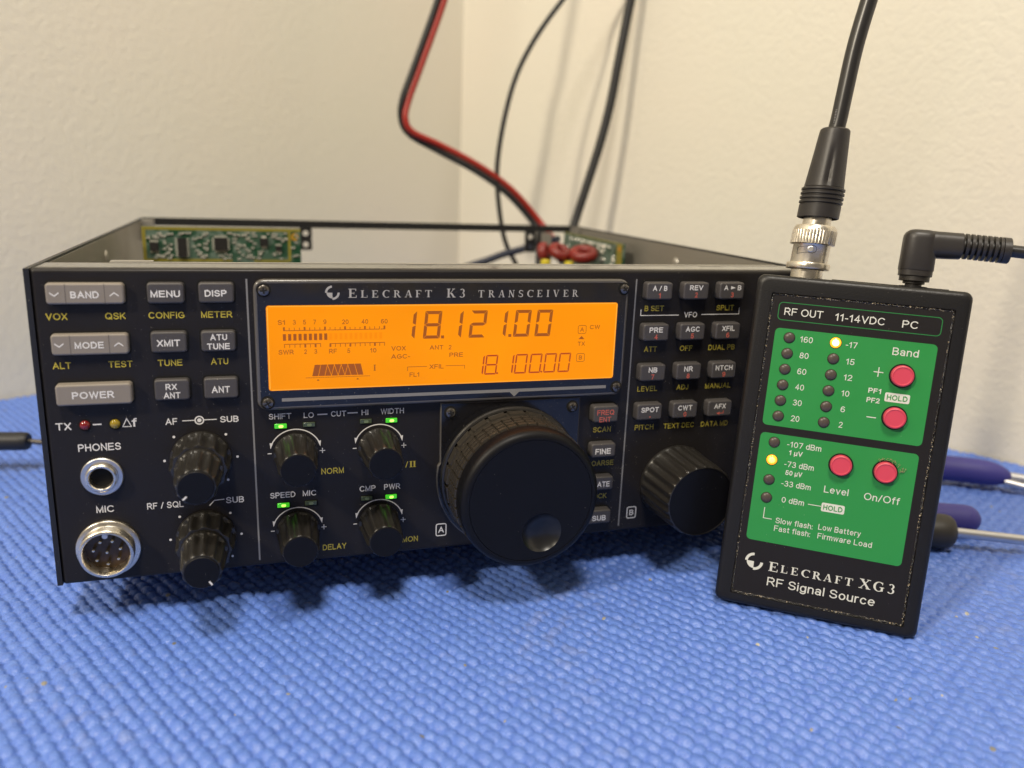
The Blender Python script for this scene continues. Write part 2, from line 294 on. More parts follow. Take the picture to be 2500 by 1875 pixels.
# ---- lettering: sans glyphs from the built-in font, serif glyphs drawn by hand
def el(cx, cy, rx, ry, a0=0, a1=360, n=None):
    n = n or max(6, int(abs(a1 - a0) / 14))
    return [(cx + rx * math.cos(math.radians(a0 + (a1 - a0) * k / n)), cy + ry * math.sin(math.radians(a0 + (a1 - a0) * k / n))) for k in range(n + 1)]
O_ = 'closed'
STROKES = {       # centre lines of a plain grotesque alphabet, cap height 1
    'A': (.74, [(0, 0), (.37, 1), (.74, 0)], [(.12, .33), (.62, .33)]),
    'B': (.58, [(0, .52), (.31, .52)] + el(.31, .76, .22, .24, -90, 90) + [(0, 1), (0, 0), (.32, 0)] + el(.32, .26, .26, .26, -90, 90)),
    'C': (.70, el(.38, .5, .38, .5, 45, 315)),
    'D': (.66, [(0, 0), (0, 1), (.26, 1)] + el(.26, .5, .40, .5, 90, -90) + [O_]),
    'E': (.58, [(.57, 1), (0, 1), (0, 0), (.58, 0)], [(0, .53), (.53, .53)]), 'F': (.54, [(.54, 1), (0, 1), (0, 0)], [(0, .51), (.46, .51)]),
    'G': (.74, el(.38, .5, .38, .5, 48, 322) + [(.74, .20), (.74, .46), (.42, .46)]), 'H': (.60, [(0, 0), (0, 1)], [(.60, 0), (.60, 1)], [(0, .53), (.60, .53)]),
    'I': (0, [(0, 0), (0, 1)]), 'J': (.40, [(.40, 1), (.40, .25)] + el(.20, .22, .20, .22, 0, -175)),
    'K': (.62, [(0, 0), (0, 1)], [(.58, 1), (0, .34)], [(.20, .58), (.62, 0)]), 'L': (.50, [(0, 1), (0, 0), (.50, 0)]),
    'M': (.70, [(0, 0), (0, 1), (.35, .04), (.70, 1), (.70, 0)]), 'N': (.60, [(0, 0), (0, 1), (.60, 0), (.60, 1)]),
    'O': (.80, el(.40, .5, .40, .5, 0, 360, 28)[:-1] + [O_]), 'P': (.58, [(0, 0), (0, 1), (.32, 1)] + el(.32, .735, .26, .265, 90, -90) + [(0, .47)]),
    'Q': (.80, el(.40, .5, .40, .5, 0, 360, 28)[:-1] + [O_], [(.48, .24), (.78, -.04)]),
    'R': (.64, [(0, 0), (0, 1), (.34, 1)] + el(.34, .735, .26, .265, 90, -90) + [(0, .47)], [(.34, .47), (.64, 0)]),
    'S': (.60, el(.30, .755, .27, .245, 12, 270) + el(.30, .255, .30, .255, 90, -165)[1:]),
    'T': (.64, [(0, 1), (.64, 1)], [(.32, 1), (.32, 0)]), 'U': (.60, [(0, 1), (0, .30)] + el(.30, .30, .30, .30, 180, 360) + [(.60, 1)]),
    'V': (.68, [(0, 1), (.34, 0), (.68, 1)]), 'W': (.96, [(0, 1), (.23, 0), (.48, 1), (.73, 0), (.96, 1)]),
    'X': (.62, [(0, 0), (.62, 1)], [(0, 1), (.62, 0)]), 'Y': (.64, [(0, 1), (.32, .45), (.64, 1)], [(.32, .45), (.32, 0)]), 'Z': (.56, [(0, 1), (.56, 1), (0, 0), (.56, 0)]),
    '0': (.54, el(.27, .5, .27, .5, 0, 360, 24)[:-1] + [O_]), '1': (.26, [(0, .76), (.24, .98), (.24, 0)]), '2': (.54, el(.27, .74, .26, .26, 165, -35) + [(0, 0), (.54, 0)]),
    '3': (.54, el(.26, .76, .23, .24, 155, -90), el(.26, .26, .28, .26, 95, -155)), '4': (.56, [(.40, 0), (.40, 1), (0, .30), (.56, .30)]),
    '5': (.54, [(.50, 1), (.11, 1), (.05, .50)] + el(.26, .30, .28, .30, 130, -155)), '6': (.54, el(.27, .30, .27, .30, 0, 360, 20)[:-1] + [O_], el(.29, .5, .29, .5, 50, 180) + [(0, .34)]),
    '7': (.52, [(0, 1), (.52, 1), (.18, 0)]), '8': (.54, el(.27, .76, .22, .24, 0, 360, 18)[:-1] + [O_], el(.27, .26, .27, .26, 0, 360, 20)[:-1] + [O_]),
    '9': (.54, el(.27, .70, .27, .30, 0, 360, 20)[:-1] + [O_], [(.54, .66)] + el(.25, .5, .29, .5, 0, -130)),
    '-': (.24, [(0, .37), (.24, .37)]), '.': (0, [(0, 0), (0, .03)]), ':': (0, [(0, 0), (0, .03)], [(0, .62), (0, .65)]), '/': (.34, [(0, 0), (.34, 1)]),
    'a': (.47, el(.23, .50, .21, .22, 155, 0) + [(.44, 0)], el(.21, .20, .21, .20, 0, 360, 16)[:-1] + [O_]), 'c': (.46, el(.25, .36, .25, .36, 42, 318)),
    'd': (.48, el(.24, .36, .24, .36, 0, 360, 18)[:-1] + [O_], [(.48, 0), (.48, 1)]), 'e': (.50, [(.02, .38), (.49, .38)] + el(.25, .36, .25, .36, 5, 312)),
    'f': (.27, el(.27, .84, .15, .16, 85, 180) + [(.12, 0)], [(0, .70), (.27, .70)]), 'g': (.48, el(.24, .36, .24, .36, 0, 360, 18)[:-1] + [O_], [(.48, .72), (.48, 0)] + el(.24, -.02, .24, .24, 0, -150)),
    'h': (.44, [(0, 0), (0, 1)], [(0, .44)] + el(.23, .50, .21, .22, 165, 0) + [(.44, 0)]), 'i': (0, [(0, 0), (0, .70)], [(0, .97), (0, 1)]), 'l': (0, [(0, 0), (0, 1)]),
    'm': (.74, [(0, 0), (0, .72)], [(0, .46)] + el(.20, .52, .17, .20, 165, 0) + [(.37, 0)], [(.37, .46)] + el(.57, .52, .17, .20, 165, 0) + [(.74, 0)]),
    'n': (.44, [(0, 0), (0, .72)], [(0, .44)] + el(.23, .50, .21, .22, 165, 0) + [(.44, 0)]), 'o': (.50, el(.25, .36, .25, .36, 0, 360, 18)[:-1] + [O_]),
    'r': (.24, [(0, 0), (0, .72)], [(0, .42)] + el(.22, .46, .21, .26, 165, 82)), 's': (.42, el(.21, .545, .19, .175, 15, 270) + el(.21, .185, .21, .185, 90, -165)[1:]),
    't': (.28, [(.12, .95), (.12, .14)] + el(.26, .14, .14, .14, 180, 275), [(0, .70), (.27, .70)]), 'u': (.44, [(0, .72), (0, .22)] + el(.22, .22, .22, .22, 180, 340), [(.44, .72), (.44, 0)]),
    'v': (.46, [(0, .72), (.23, 0), (.46, .72)]), 'w': (.70, [(0, .72), (.17, 0), (.35, .72), (.53, 0), (.70, .72)]), 'y': (.46, [(0, .72), (.24, .02)], [(.46, .72), (.20, -.16), (.05, -.24)]),
    'µ': (.44, [(0, .72), (0, .22)] + el(.22, .22, .22, .22, 180, 340), [(.44, .72), (.44, 0)], [(0, .3), (0, -.24)]),
}
def ribbon(P, t, closed):
    """flat strip of width t along a centre line, mitred joints, square ends"""
    P = [np.array(p, float) for p in P]; n = len(P); h = t / 2
    if not closed:
        d0 = P[0] - P[1]; P[0] = P[0] + d0 / np.linalg.norm(d0) * h; d1 = P[-1] - P[-2]; P[-1] = P[-1] + d1 / np.linalg.norm(d1) * h
    V = []
    for i in range(n):
        a = P[i] - P[i - 1] if (i > 0 or closed) else P[1] - P[0]
        b = P[(i + 1) % n] - P[i] if (i < n - 1 or closed) else P[-1] - P[-2]
        a = a / (np.linalg.norm(a) + 1e-9); b = b / (np.linalg.norm(b) + 1e-9)
        na = np.array([-a[1], a[0]]); nb = np.array([-b[1], b[0]]); m_ = na + nb; l_ = np.linalg.norm(m_)
        m_ = m_ / l_ if l_ > 1e-6 else na; k = min(1 / max(m_ @ na, .2), 2.6)
        V += [P[i] + m_ * h * k, P[i] - m_ * h * k]
    F = [(2 * i, 2 * i + 1, 2 * ((i + 1) % n) + 1, 2 * ((i + 1) % n)) for i in range(n if closed else n - 1)]
    return V, F
def text(mb, s, cx, cz, w, h, d, m, off=0.012, T=None, base=False):
    """s centred on cx, cap height h centred on cz (or baseline cz), total width w"""
    t = .175 if off >= .018 else (.15 if off >= .005 else .125)
    hh = t / 2; parts = []; pen = 0; yy = lambda y: hh + y * (1 - t)
    for ch in s:
        if ch == ' ': pen += .36; continue
        g = STROKES[ch]
        for st in g[1:]:
            closed = st[-1] == O_; pts = st[:-1] if closed else st
            parts.append(ribbon([(pen + hh + x, yy(y)) for x, y in pts], t, closed))
        pen += g[0] + t + (.14 if ch not in '1' else .2)
    xs = [v[0] for V, F in parts for v in V]; x0, x1 = min(xs), max(xs); kx = w / (x1 - x0) if w else h
    zb = cz if base else cz - h / 2
    for i, (V, F) in enumerate(parts):
        mb.add([(cx + (v[0] - (x0 + x1) / 2) * kx, d + .006 * (i % 4) + .005 * k / len(V), zb + v[1] * h) for k, v in enumerate(V)], F, m, False, T)
def serif(ch):
    P = []; t = .07; Tk = .20
    R = lambda a, b, c, d: P.append([(a, b), (c, b), (c, d), (a, d)])
    def stem(x, w=Tk, y0=0, y1=1, s=.1): R(x, y0, x + w, y1); R(x - s, y0 - .0, x - .001, y0 + t); R(x + w + .001, y0, x + w + s, y0 + t); R(x - s, y1 - t, x - .001, y1); R(x + w + .001, y1 - t, x + w + s, y1)
    def arc(cx, cy, rx, ry, a0, a1, tw=Tk, tt=t, n=14):
        a0 = math.radians(a0); a1 = math.radians(a1)
        for k in range(n):
            b0 = a0 + (a1 - a0) * k / n; b1 = a0 + (a1 - a0) * (k + 1) / n
            P.append([(cx + rx * math.cos(b0), cy + ry * math.sin(b0)), (cx + rx * math.cos(b1), cy + ry * math.sin(b1)),
                      (cx + (rx - tw) * math.cos(b1), cy + (ry - tt) * math.sin(b1)), (cx + (rx - tw) * math.cos(b0), cy + (ry - tt) * math.sin(b0))])
    def diag(xa, ya, xb, yb, w): P.append([(xa, ya), (xa + w, ya), (xb + w, yb), (xb, yb)])
    def ser(xc, y, hw=.16): R(xc - hw, y, xc + hw, y + t)
    if ch == 'E': stem(.1); R(.401, .0, .78, t); R(.401, 1 - t, .74, 1); R(.301, .47, .56, .54); R(.72, t, .78, .27); R(.68, .75, .74, 1 - t); R(.51, .38, .56, .469); R(.51, .541, .56, .63)
    elif ch == 'L': stem(.1); R(.401, 0, .80, t); R(.74, t, .80, .30)
    elif ch == 'F': stem(.1); R(.401, 1 - t, .74, 1); R(.301, .47, .56, .54); R(.68, .73, .74, 1 - t); R(.51, .38, .56, .469)
    elif ch == 'T': stem(.36); R(.03, 1 - t, .259, 1); R(.661, 1 - t, .89, 1); R(.03, .73, .09, 1 - t); R(.83, .73, .89, 1 - t)
    elif ch == 'I': stem(.1)
    elif ch == 'C' or ch == 'G':
        arc(.50, .5, .47, .52, 50, 310)
        R(.74, .72, .80, .98)
        if ch == 'G': R(.68, .06, .86, .42); R(.56, .42, .95, .48)
    elif ch == 'R': stem(.1); arc(.40, .74, .35, .26, -90, 90); R(.30, 1 - t, .40, 1); R(.30, .48, .40, .48 + t); diag(.72, 0, .38, .48, .22); R(.70, 0, 1.02, t)
    elif ch == 'A': diag(.10, t, .42, 1, .07); diag(.66, t, .40, 1, .19); R(.24, .30, .68, .36); ser(.13, 0, .14); ser(.76, 0, .17)
    elif ch == 'N': R(.14, t, .21, 1); R(.74, 0, .81, .93); diag(.66, 0, .12, 1, .19); ser(.17, 0, .15); ser(.78, .93, .15)
    elif ch == 'V': diag(.38, 0, .06, .93, .20); diag(.42, 0, .74, .93, .07); ser(.16, .93, .17); ser(.78, .93, .14)
    elif ch == 'K': stem(.1); diag(.30, .42, .68, .93, .08); diag(.66, t, .36, .52, .22); ser(.72, .93, .16); ser(.80, 0, .18)
    elif ch == 'X': diag(.66, t, .12, .93, .21); diag(.14, t, .70, .93, .07); ser(.22, .93, .18); ser(.76, .93, .15); ser(.17, 0, .15); ser(.78, 0, .18)
    elif ch == 'S': arc(.36, .74, .30, .27, 40, 270, .16, .10); arc(.36, .26, .32, .27, -140, 90, .16, .10); R(.60, .72, .65, .97); R(.03, .03, .08, .30)
    elif ch == '3': arc(.34, .75, .28, .26, -80, 150, .17, .07); arc(.32, .27, .34, .28, -150, 85, .18, .07); 
    return P
def serif_text(mb, items, d, m, T=None):
    for ch, cx, cz, w_, h in items:
        P = serif(ch); xs = [q[0] for p in P for q in p]; x0, x1 = min(xs), max(xs); kx = w_ / (x1 - x0)
        for i, p in enumerate(P):
            quad(mb, [(cx + (x - (x0 + x1) / 2) * kx, cz - h / 2 + y * h) for x, y in p], d + .004 * (i % 9), m, T)
def logo(mb, cx, cz, r, d, m, T=None):
    t = r * .30
    ringflat(mb, cx, cz, r - t, r, d, pi * .52, pi * 1.0, 16, m, T)           # upper-left arc
    ringflat(mb, cx, cz, r - t, r, d, pi * 1.5, pi * 2.0, 16, m, T)           # lower-right arc
    ringflat(mb, cx, cz, .02, r * .80, d, pi * 1.0, pi * 1.5, 16, m, T)     # filled lower-left quarter

def tag(o, label=None, cat=None, group=None, kind=None):
    if label: o['label'] = label
    if cat: o['category'] = cat
    if group: o['group'] = group
    if kind: o['kind'] = kind
    return o
def empty(name, loc=(0, 0, 0), M=None):
    o = bpy.data.objects.new(name, None); C.objects.link(o); o.empty_display_size = .01
    if M is not None: o.matrix_world = M
    else: o.location = [c * S for c in loc]
    return o

# ------------------------------------------------------------------ the setting: table, walls
C0 = np.array([238., 474.]); a28 = math.radians(28.6)
e1 = np.array([-math.cos(a28), -math.sin(a28)]); e2 = np.array([math.sin(a28), -math.cos(a28)])
e2 = np.array([0.4823, -0.8760])
def P2(a, b): q = C0 + a * e1 + b * e2; return float(q[0]), float(q[1])
def wall(name, a0, a1, along):
    mb = MB([M_wall]); N = 8
    p0, p1 = (P2(-20, 0), P2(1400, 0)) if along == 'a' else (P2(0, -20), P2(0, 1500))
    # 20 mm thick slab
    off = -e2 * 20 if along == 'a' else -e1 * 20
    q = [p0, p1, (p1[0] + off[0], p1[1] + off[1]), (p0[0] + off[0], p0[1] + off[1])]
    v = [(x, y, -8) for x, y in q] + [(x, y, 2200) for x, y in q]
    mb.add(v, [(0, 1, 5, 4), (1, 2, 6, 5), (2, 3, 7, 6), (3, 0, 4, 7), (4, 5, 6, 7), (3, 2, 1, 0)])
    return tag(mb.build(name), kind='structure')
wall('wall_left', 0, 0, 'a'); wall('wall_right', 0, 0, 'b')
mb = MB([M_table]); q = [P2(2, 2), P2(1300, 2), P2(1300, 1400), P2(2, 1400)]
mb.add([(x, y, -40) for x, y in q] + [(x, y, -6.5) for x, y in q], [(0, 1, 2, 3), (7, 6, 5, 4), (0, 4, 5, 1), (1, 5, 6, 2), (2, 6, 7, 3), (3, 7, 4, 0)])
tag(mb.build('table_top'), kind='structure')

def build_mat():
    a = np.concatenate([np.arange(1.2, 480, .56), np.arange(484, 900, 5.)]); b = np.concatenate([np.arange(1.2, 560, .56), np.arange(564, 1000, 5.)])
    A, B = np.meshgrid(a, b, indexing='ij')
    pu, pv = 3.95, 4.35
    wa = A + .30 * np.sin(B / 23.) + .10 * np.sin(B / 7.3 + A / 31); wb = B + .30 * np.sin(A / 19. + 1) + .10 * np.sin(A / 6.7)
    iu = np.floor(wa / pu).astype(int); NU = int(A.max() / pu) + 6; NV = int(B.max() / (pv)) + 6
    jit = rng.uniform(-1, 1, (NU + 4, NV + 4, 4))
    H = np.zeros_like(A)
    for du in (-1, 0, 1):
        cu = iu + du
        sh = (cu % 2) * .22 * pv
        jv = np.floor((wb - sh) / pv).astype(int)
        for dv in (-1, 0, 1):
            cv = jv + dv
            J = jit[np.clip(cu + 2, 0, NU + 3), np.clip(cv + 2, 0, NV + 3)]
            x = wa - (cu + .5) * pu - J[..., 0] * .32; y = wb - sh - (cv + .5) * pv - J[..., 1] * .42
            ru = 1.98 + .20 * J[..., 2]; rv = 2.60 + .42 * J[..., 3]
            q = 1 - (np.abs(x) / ru) ** 2.3 - (np.abs(y) / rv) ** 2.2
            H = np.maximum(H, np.sqrt(np.clip(q, 0, 1)) * (1.62 + .34 * J[..., 3]))
    # faint smaller nub riding in each furrow
    H = np.maximum(H, .38 * (.5 + .5 * np.sin(2 * pi * wb / pv * 2 + 1)) * (.5 + .5 * np.cos(2 * pi * wa / pu)))
    H = H * (.92 + .10 * np.sin(A / 37. + 2 * np.sin(B / 51.)) + .06 * np.sin(B / 29. + A / 83.))
    Z = H - 1.7 + .25 * np.sin(A / 60.) * np.sin(B / 47. + .6)
    X = C0[0] + A * e1[0] + B * e2[0]; Y = C0[1] + A * e1[1] + B * e2[1]
    # gentle swelling of the sheet in front of the small box
    Z += 2.6 * np.exp(-(((X - 318) / 42) ** 2 + ((Y + 125) / 30) ** 2))
    Z[0, :] = -6; Z[-1, :] = -6; Z[:, 0] = -6; Z[:, -1] = -6
    co = np.stack([X, Y, Z], -1).reshape(-1, 3) * S
    n0, n1 = A.shape; I = np.arange(n0 * n1).reshape(n0, n1)
    Q = np.stack([I[:-1, :-1], I[:-1, 1:], I[1:, 1:], I[1:, :-1]], -1).reshape(-1, 4)
    me = bpy.data.meshes.new('exercise_mat')
    me.vertices.add(len(co)); me.vertices.foreach_set('co', co.ravel().astype(np.float32))
    me.loops.add(Q.size); me.loops.foreach_set('vertex_index', Q.ravel().astype(np.int32))
    me.polygons.add(len(Q)); me.polygons.foreach_set('loop_start', np.arange(0, Q.size, 4, dtype=np.int32))
    me.polygons.foreach_set('use_smooth', np.ones(len(Q), bool)); me.materials.append(M_mat); me.update(calc_edges=True)
    me.validate()
    o = bpy.data.objects.new('foam_mat', me); C.objects.link(o)
    return tag(o, 'blue knobbly foam mat covering the whole table under everything', 'mat')
build_mat()

# ------------------------------------------------------------------ the transceiver
radio = tag(empty('radio_transceiver', (0, 0, OZ)), 'black radio transceiver with open top, glowing orange display and many knobs', 'radio')
W, H = 267.2, 100.0
# -- case
mb = MB([M_case])
box(mb, -1.6, -.1, -.2, 258, 0, 100)
box(mb, -.05, .25, 3, 256, 1.5, 99.2, M_inner)
o = mb.build('side_cover', radio)
mb = MB([M_case])
box(mb, W + .1, W + 1.6, -.2, 258, 0, 100); box(mb, W - .25, W + .05, 3, 256, 1.5, 99.2, M_inner)
for (y, z) in ((113, 90.5),): 
    pass
mb.build('side_cover', radio)
mb = MB([M_inner]); box(mb, .3, W - .3, 4, 256, 1.0, 2.4); mb.build('bottom_plate', radio)
mb = MB([M_case]); box(mb, -1.6, W + 1.6, 258.05, 260, 95.6, 100); box(mb, 0, W, 256.5, 258, 2.5, 62)
mb.build('rear_frame', radio)
def bracket(x0, x1, z0, z1, zt=96.1):
    mb = MB([M_case]); cx = (x0 + x1) / 2
    y0, y1 = 256.0, 257.6
    T = lambda x, d, z: (x, y0 + d, z)
    # plate with two holes: strips around ring-bordered holes
    hs = [zt - 3.6, zt - 10.4]; r = 1.7; hw = (x1 - x0) / 2
    def cell(zc, hh):
        n = 32; o = []; i = []
        for k in range(n):
            a = 2 * pi * k / n; c, s_ = math.cos(a), math.sin(a); m_ = max(abs(c) / hw, abs(s_) / hh)
            o.append((cx + c / m_, zc + s_ / m_)); i.append((cx + r * c, zc + r * s_))
        v = [(x, 0, z) for x, z in o] + [(x, 0, z) for x, z in i] + [(x, 1.6, z) for x, z in i] + [(x, 1.6, z) for x, z in o]
        f = []
        for k in range(n):
            j = (k + 1) % n; f += [(k, j, n + j, n + k), (n + k, n + j, 2 * n + j, 2 * n + k), (2 * n + k, 2 * n + j, 3 * n + j, 3 * n + k), (3 * n + k, 3 * n + j, j, k)]
        mb.add(v, f, None, False, T)
    cell(hs[0], 3.5); cell(hs[1], 3.29)
    return mb.build('rear_bracket', radio)
bracket(86.8, 94.2, 82, 96); bracket(231.8, 239.2, 82, 96)
mb = MB([M_steel]); box(mb, .4, 6.5, 240, 247.5, 88, 99.7); mb.build('corner_block', radio)
mb = MB([M_inner]); box(mb, 239.4, 246, 244, 246, 62, 96); box(mb, 262.5, 266.5, 246, 254, 90, 99.4); mb.build('corner_block', radio)
mb = MB([M_inner]); box(mb, 239.5, 241.5, 246.2, 256.2, 62, 95.5, M_case); mb.build('rear_support', radio)
# rivets on the inside of the side covers
for (x, y, z, sx) in ((.3, 122, 91.5, 1), (W - .3, 113, 91, -1)):
    mb = MB([M_inner]); T = lambda a, d, c, x=x, y=y, z=z, sx=sx: (x + sx * d, y + a, z + c)
    loft(mb, [circ(0, 0, 2.6, 0, 20), circ(0, 0, 2.2, .5, 20), circ(0, 0, 1.2, .8, 20)], M_steel, T=T); mb.build('rivet', radio)
# -- front panel with all its printing
mb = MB([M_panel], front)
prof = []
n = 5; R_ = 1.1
for k in range(n + 1):
    a = k * pi / 2 / n; prof.append((R_ * (1 - math.cos(a)) * 1.0, -R_ + R_ * math.sin(a)))
loops = [rrect(W / 2, H / 2, W, H, .8, -4.0)] + [rrect(W / 2, H / 2, W - 2 * i, H - 2 * i, .8, dd) for i, dd in prof]
loft(mb, loops, M_panel, True)
def ptext(s, x, z, w_, h, m=M_white, off=.012, d=.06): text(mb, s, x, z, w_, h, d, m, off)
Yl = M_yellow
for s, x, z, w_ in [('VOX', 5.84, 85.95, 5.79), ('QSK', 21.59, 85.95, 5.65), ('CONFIG', 35.72, 86.0, 10.1), ('METER', 50.1, 86.05, 9.1),
    ('ALT', 5.9, 71.2, 4.95), ('TEST', 21.87, 71.2, 6.65), ('TUNE', 35.8, 71.2, 7.04), ('ATU', 50.17, 71.2, 5.15),
    ('B SET', 199.1, 86.35, 7.7), ('SPLIT', 228.17, 86.3, 7.4), ('ATT', 198.85, 71.3, 5.15), ('OFF', 213.45, 71.3, 5.2), ('DUAL PB', 228.35, 71.3, 11.2),
    ('LEVEL', 198.85, 56.35, 8.05), ('ADJ', 213.35, 56.4, 4.95), ('MANUAL', 228.4, 56.4, 10.9), ('PITCH', 198.8, 41.45, 7.7), ('TEXT DEC', 213.3, 41.35, 12.8), ('DATA MD', 228.6, 41.3, 11.7),
    ('SCAN', 181.7, 41.5, 7.1), ('COARSE', 181.9, 28.35, 10.6), ('LOCK', 181.9, 15.2, 7.0)]: ptext(s, x, z, w_, 1.98, Yl)
for s, x, z, w_, h in [('NORM', 84.2, 32.4, 7.44, 2.1), ('DELAY', 84.4, 4.6, 7.99, 2.1), ('MON', 110.65, 4.8, 5.5, 2.05)]: ptext(s, x, z, w_, h, Yl)
serif_text(mb, [('I', 107.0, 32.8, 1.2, 2.2), ('I', 110.8, 32.9, 1.1, 2.2), ('I', 112.0, 32.9, 1.1, 2.2)], .06, Yl); text(mb, '/', 109.3, 32.9, 1.0, 2.2, .06, Yl)
for s, x, z, w_, h in [('TX', 4.7, 52.3, 4.3, 2.3), ('AF', 34.97, 52.3, 3.5, 2.1), ('SUB', 52.19, 52.25, 5.64, 2.05), ('PHONES', 14.03, 45.2, 11.96, 2.35), ('MIC', 13.96, 24.7, 5.06, 2.25),
    ('RF / SQL', 31.5, 24.5, 10.8, 2.15), ('SUB', 52.66, 24.6, 5.64, 2.1), ('SHIFT', 67.78, 52.35, 7.08, 1.9), ('LO', 76.85, 52.3, 3.25, 1.85), ('CUT', 86.48, 52.33, 4.95, 1.88), ('HI', 95.14, 52.33, 2.26, 1.83),
    ('WIDTH', 104.33, 52.36, 7.85, 1.9), ('SPEED', 67.79, 25.0, 8.1, 2.0), ('MIC', 76.45, 25.0, 4.42, 1.95), ('CMP', 95.84, 25.1, 5.43, 2.0), ('PWR', 104.3, 25.15, 5.64, 2.0),
    ('VFO', 214.03, 83.85, 5.3, 2.0), ('A', 121.8, 7.25, 2.15, 2.2), ('B', 196.28, 7.3, 1.75, 2.2)]: ptext(s, x, z, w_, h, M_white)
ptext('f', 24.37, 52.6, 1.5, 2.75)
# delta
D = .06
for tri in ([(20.9, 51.25), (21.35, 51.25), (22.3, 54.2), (22.3, 53.2)],): pass
quad(mb, [(20.85, 51.25), (21.2, 51.5), (22.25, 53.6), (22.25, 54.25)], D, M_white); quad(mb, [(23.65, 51.25), (22.26, 54.25), (22.26, 53.6), (23.3, 51.5)], D, M_white); quad(mb, [(20.86, 51.25), (23.64, 51.25), (23.29, 51.49), (21.21, 51.49)], D, M_white)
for x0, x1, z in ((12.7, 15.15, 52.5), (79.6, 82.85, 52.34), (89.4, 92.75, 52.38)): rect(mb, x0, z - .2, x1, z + .2, D, M_white)
for x0, x1 in ((38.15, 41.75), (44.65, 48.4)): rect(mb, x0, 52.22, x1, 52.5, D, M_white)
ringflat(mb, 43.2, 52.3, 1.05, 1.45, D, m=M_white); ringflat(mb, 43.2, 52.3, .01, .65, D, m=M_white)
quad(mb, [(49.4, 24.9), (49.4, 25.2), (46.3, 25.05), (46.3, 24.75)], D, M_white); quad(mb, [(46.29, 25.05), (46.29, 24.75), (44.9, 23.1), (44.6, 23.3)], D, M_white)
for x, z in ((64.1, 39.75), (91.6, 39.86), (64.15, 12.28), (91.5, 12.34)): rect(mb, x - .62, z - .15, x + .62, z + .15, D, M_white)
for x, z in ((81.0, 39.8), (108.27, 39.94), (80.93, 12.27), (108.15, 12.46)):
    rect(mb, x - .88, z - .13, x + .88, z + .13, D, M_white); rect(mb, x - .13, z - .9, x + .13, z - .14, D, M_white); rect(mb, x - .13, z + .14, x + .13, z + .9, D, M_white)
for (x, z) in ((72.4, 39.3), (99.8, 39.5), (72.4, 11.75), (99.8, 12.3)):      # arrowed arcs
    a0 = math.radians(27); ringflat(mb, x, z, 8.2, 8.55, D, a0, pi - a0, 40, M_white)
    for s in (1, -1): quad(mb, [(x + s * 8.2, z + 4.1), (x + s * 7.15, z + 3.9), (x + s * 7.95, z + 2.0)], D + .01, M_white)
for cx, cz in ((43.15, 39.45), (43.25, 12.35)):
    for a in (-45, 0, 45, 135, 180, 225):
        ringflat(mb, cx + 10.95 * math.cos(math.radians(a)), cz + 10.95 * math.sin(math.radians(a)), .01, .42, D, n=14, m=M_white)
for x0, z0, x1 in ((59.2, 97.0, 59.6), (191.3, 96.9, 191.2)): quad(mb, [(x0 - .27, z0), (x1 - .27, 2.2), (x1 + .27, 2.2), (x0 + .27, z0)], D, M_grey)
# VFO brackets
rect(mb, 193.75, 83.65, 209.2, 83.92, D, M_white); rect(mb, 193.75, 83.93, 194.0, 86.0, D, M_white)
rect(mb, 218.5, 83.75, 234.3, 84.0, D, M_white); rect(mb, 234.05, 84.01, 234.3, 86.3, D, M_white)
def outline(mb, cx, cz, w_, h, r, t, d, m, T=None):
    a = rrect(cx, cz, w_, h, r, d); b = rrect(cx, cz, w_ - 2 * t, h - 2 * t, max(r - t, .05), d); n = len(a)
    mb.add(a + b, [(k, (k + 1) % n, n + (k + 1) % n, n + k) for k in range(n)], m, False, T)
outline(mb, 121.8, 7.28, 3.95, 4.85, .8, .36, D, M_white); outline(mb, 196.25, 7.32, 4.0, 4.85, .8, .36, D, M_white)
front_panel = mb.build('front_panel', radio)
# -- glossy top lip behind the panel edge and bare metal strip
mb = MB([M_lid]); box(mb, 0, W, 1.2, 18.5, 97.3, 99.75); 
mb.build('top_lip', radio)
mb = MB([M_steel]); box(mb, 18, W - 6, 18.6, 20.6, 80, 99.9); box(mb, 18.0, 30.5, 20.7, 23.6, 98.6, 100.1)
mb.build('inner_panel_edge', radio)
for x in (112, 226):
    mb = MB([M_steel]); box(mb, x, x + 9, 17.2, 18.4, 99.76, 100.0); mb.build('lip_clip', radio)
# -- display
bez = MB([M_bezel], front)
bx, bz, bw, bh = 124.3, 76.1, 126.6, 42.0
rbox(bez, bx, bz, bw, bh, .02, 2.5, 3.2, .75, M_edge, mcap=M_bezel, bseg=3)
dd = 2.5
bez_faces = []
outline(bez, bx, bz, bw - 1.5, bh - 1.5, 2.6, .35, dd + .02, M_edge)
W1 = 68.49
rect(bez, W1, 57.95, 181.0, 59.05, dd + .05, M_grey); quad(bez, [(144.8, 57.94), (146.5, 56.3), (148.2, 57.94)], dd + .05, M_grey)
logo(bez, 84.96, 92.96, 2.27, dd + .05, M_silver)
ser = [('E', 91.21, 92.75, 2.6, 2.9), ('L', 94.9, 92.5, 2.1, 2.33), ('E', 98.35, 92.5, 2.0, 2.33), ('C', 101.86, 92.5, 2.2, 2.4), ('R', 105.6, 92.5, 2.4, 2.33), ('A', 109.15, 92.5, 2.4, 2.33), ('F', 112.45, 92.5, 1.85, 2.33), ('T', 115.78, 92.5, 2.2, 2.33),
       ('K', 123.4, 92.65, 3.0, 2.9), ('3', 127.1, 92.6, 1.85, 2.9)]
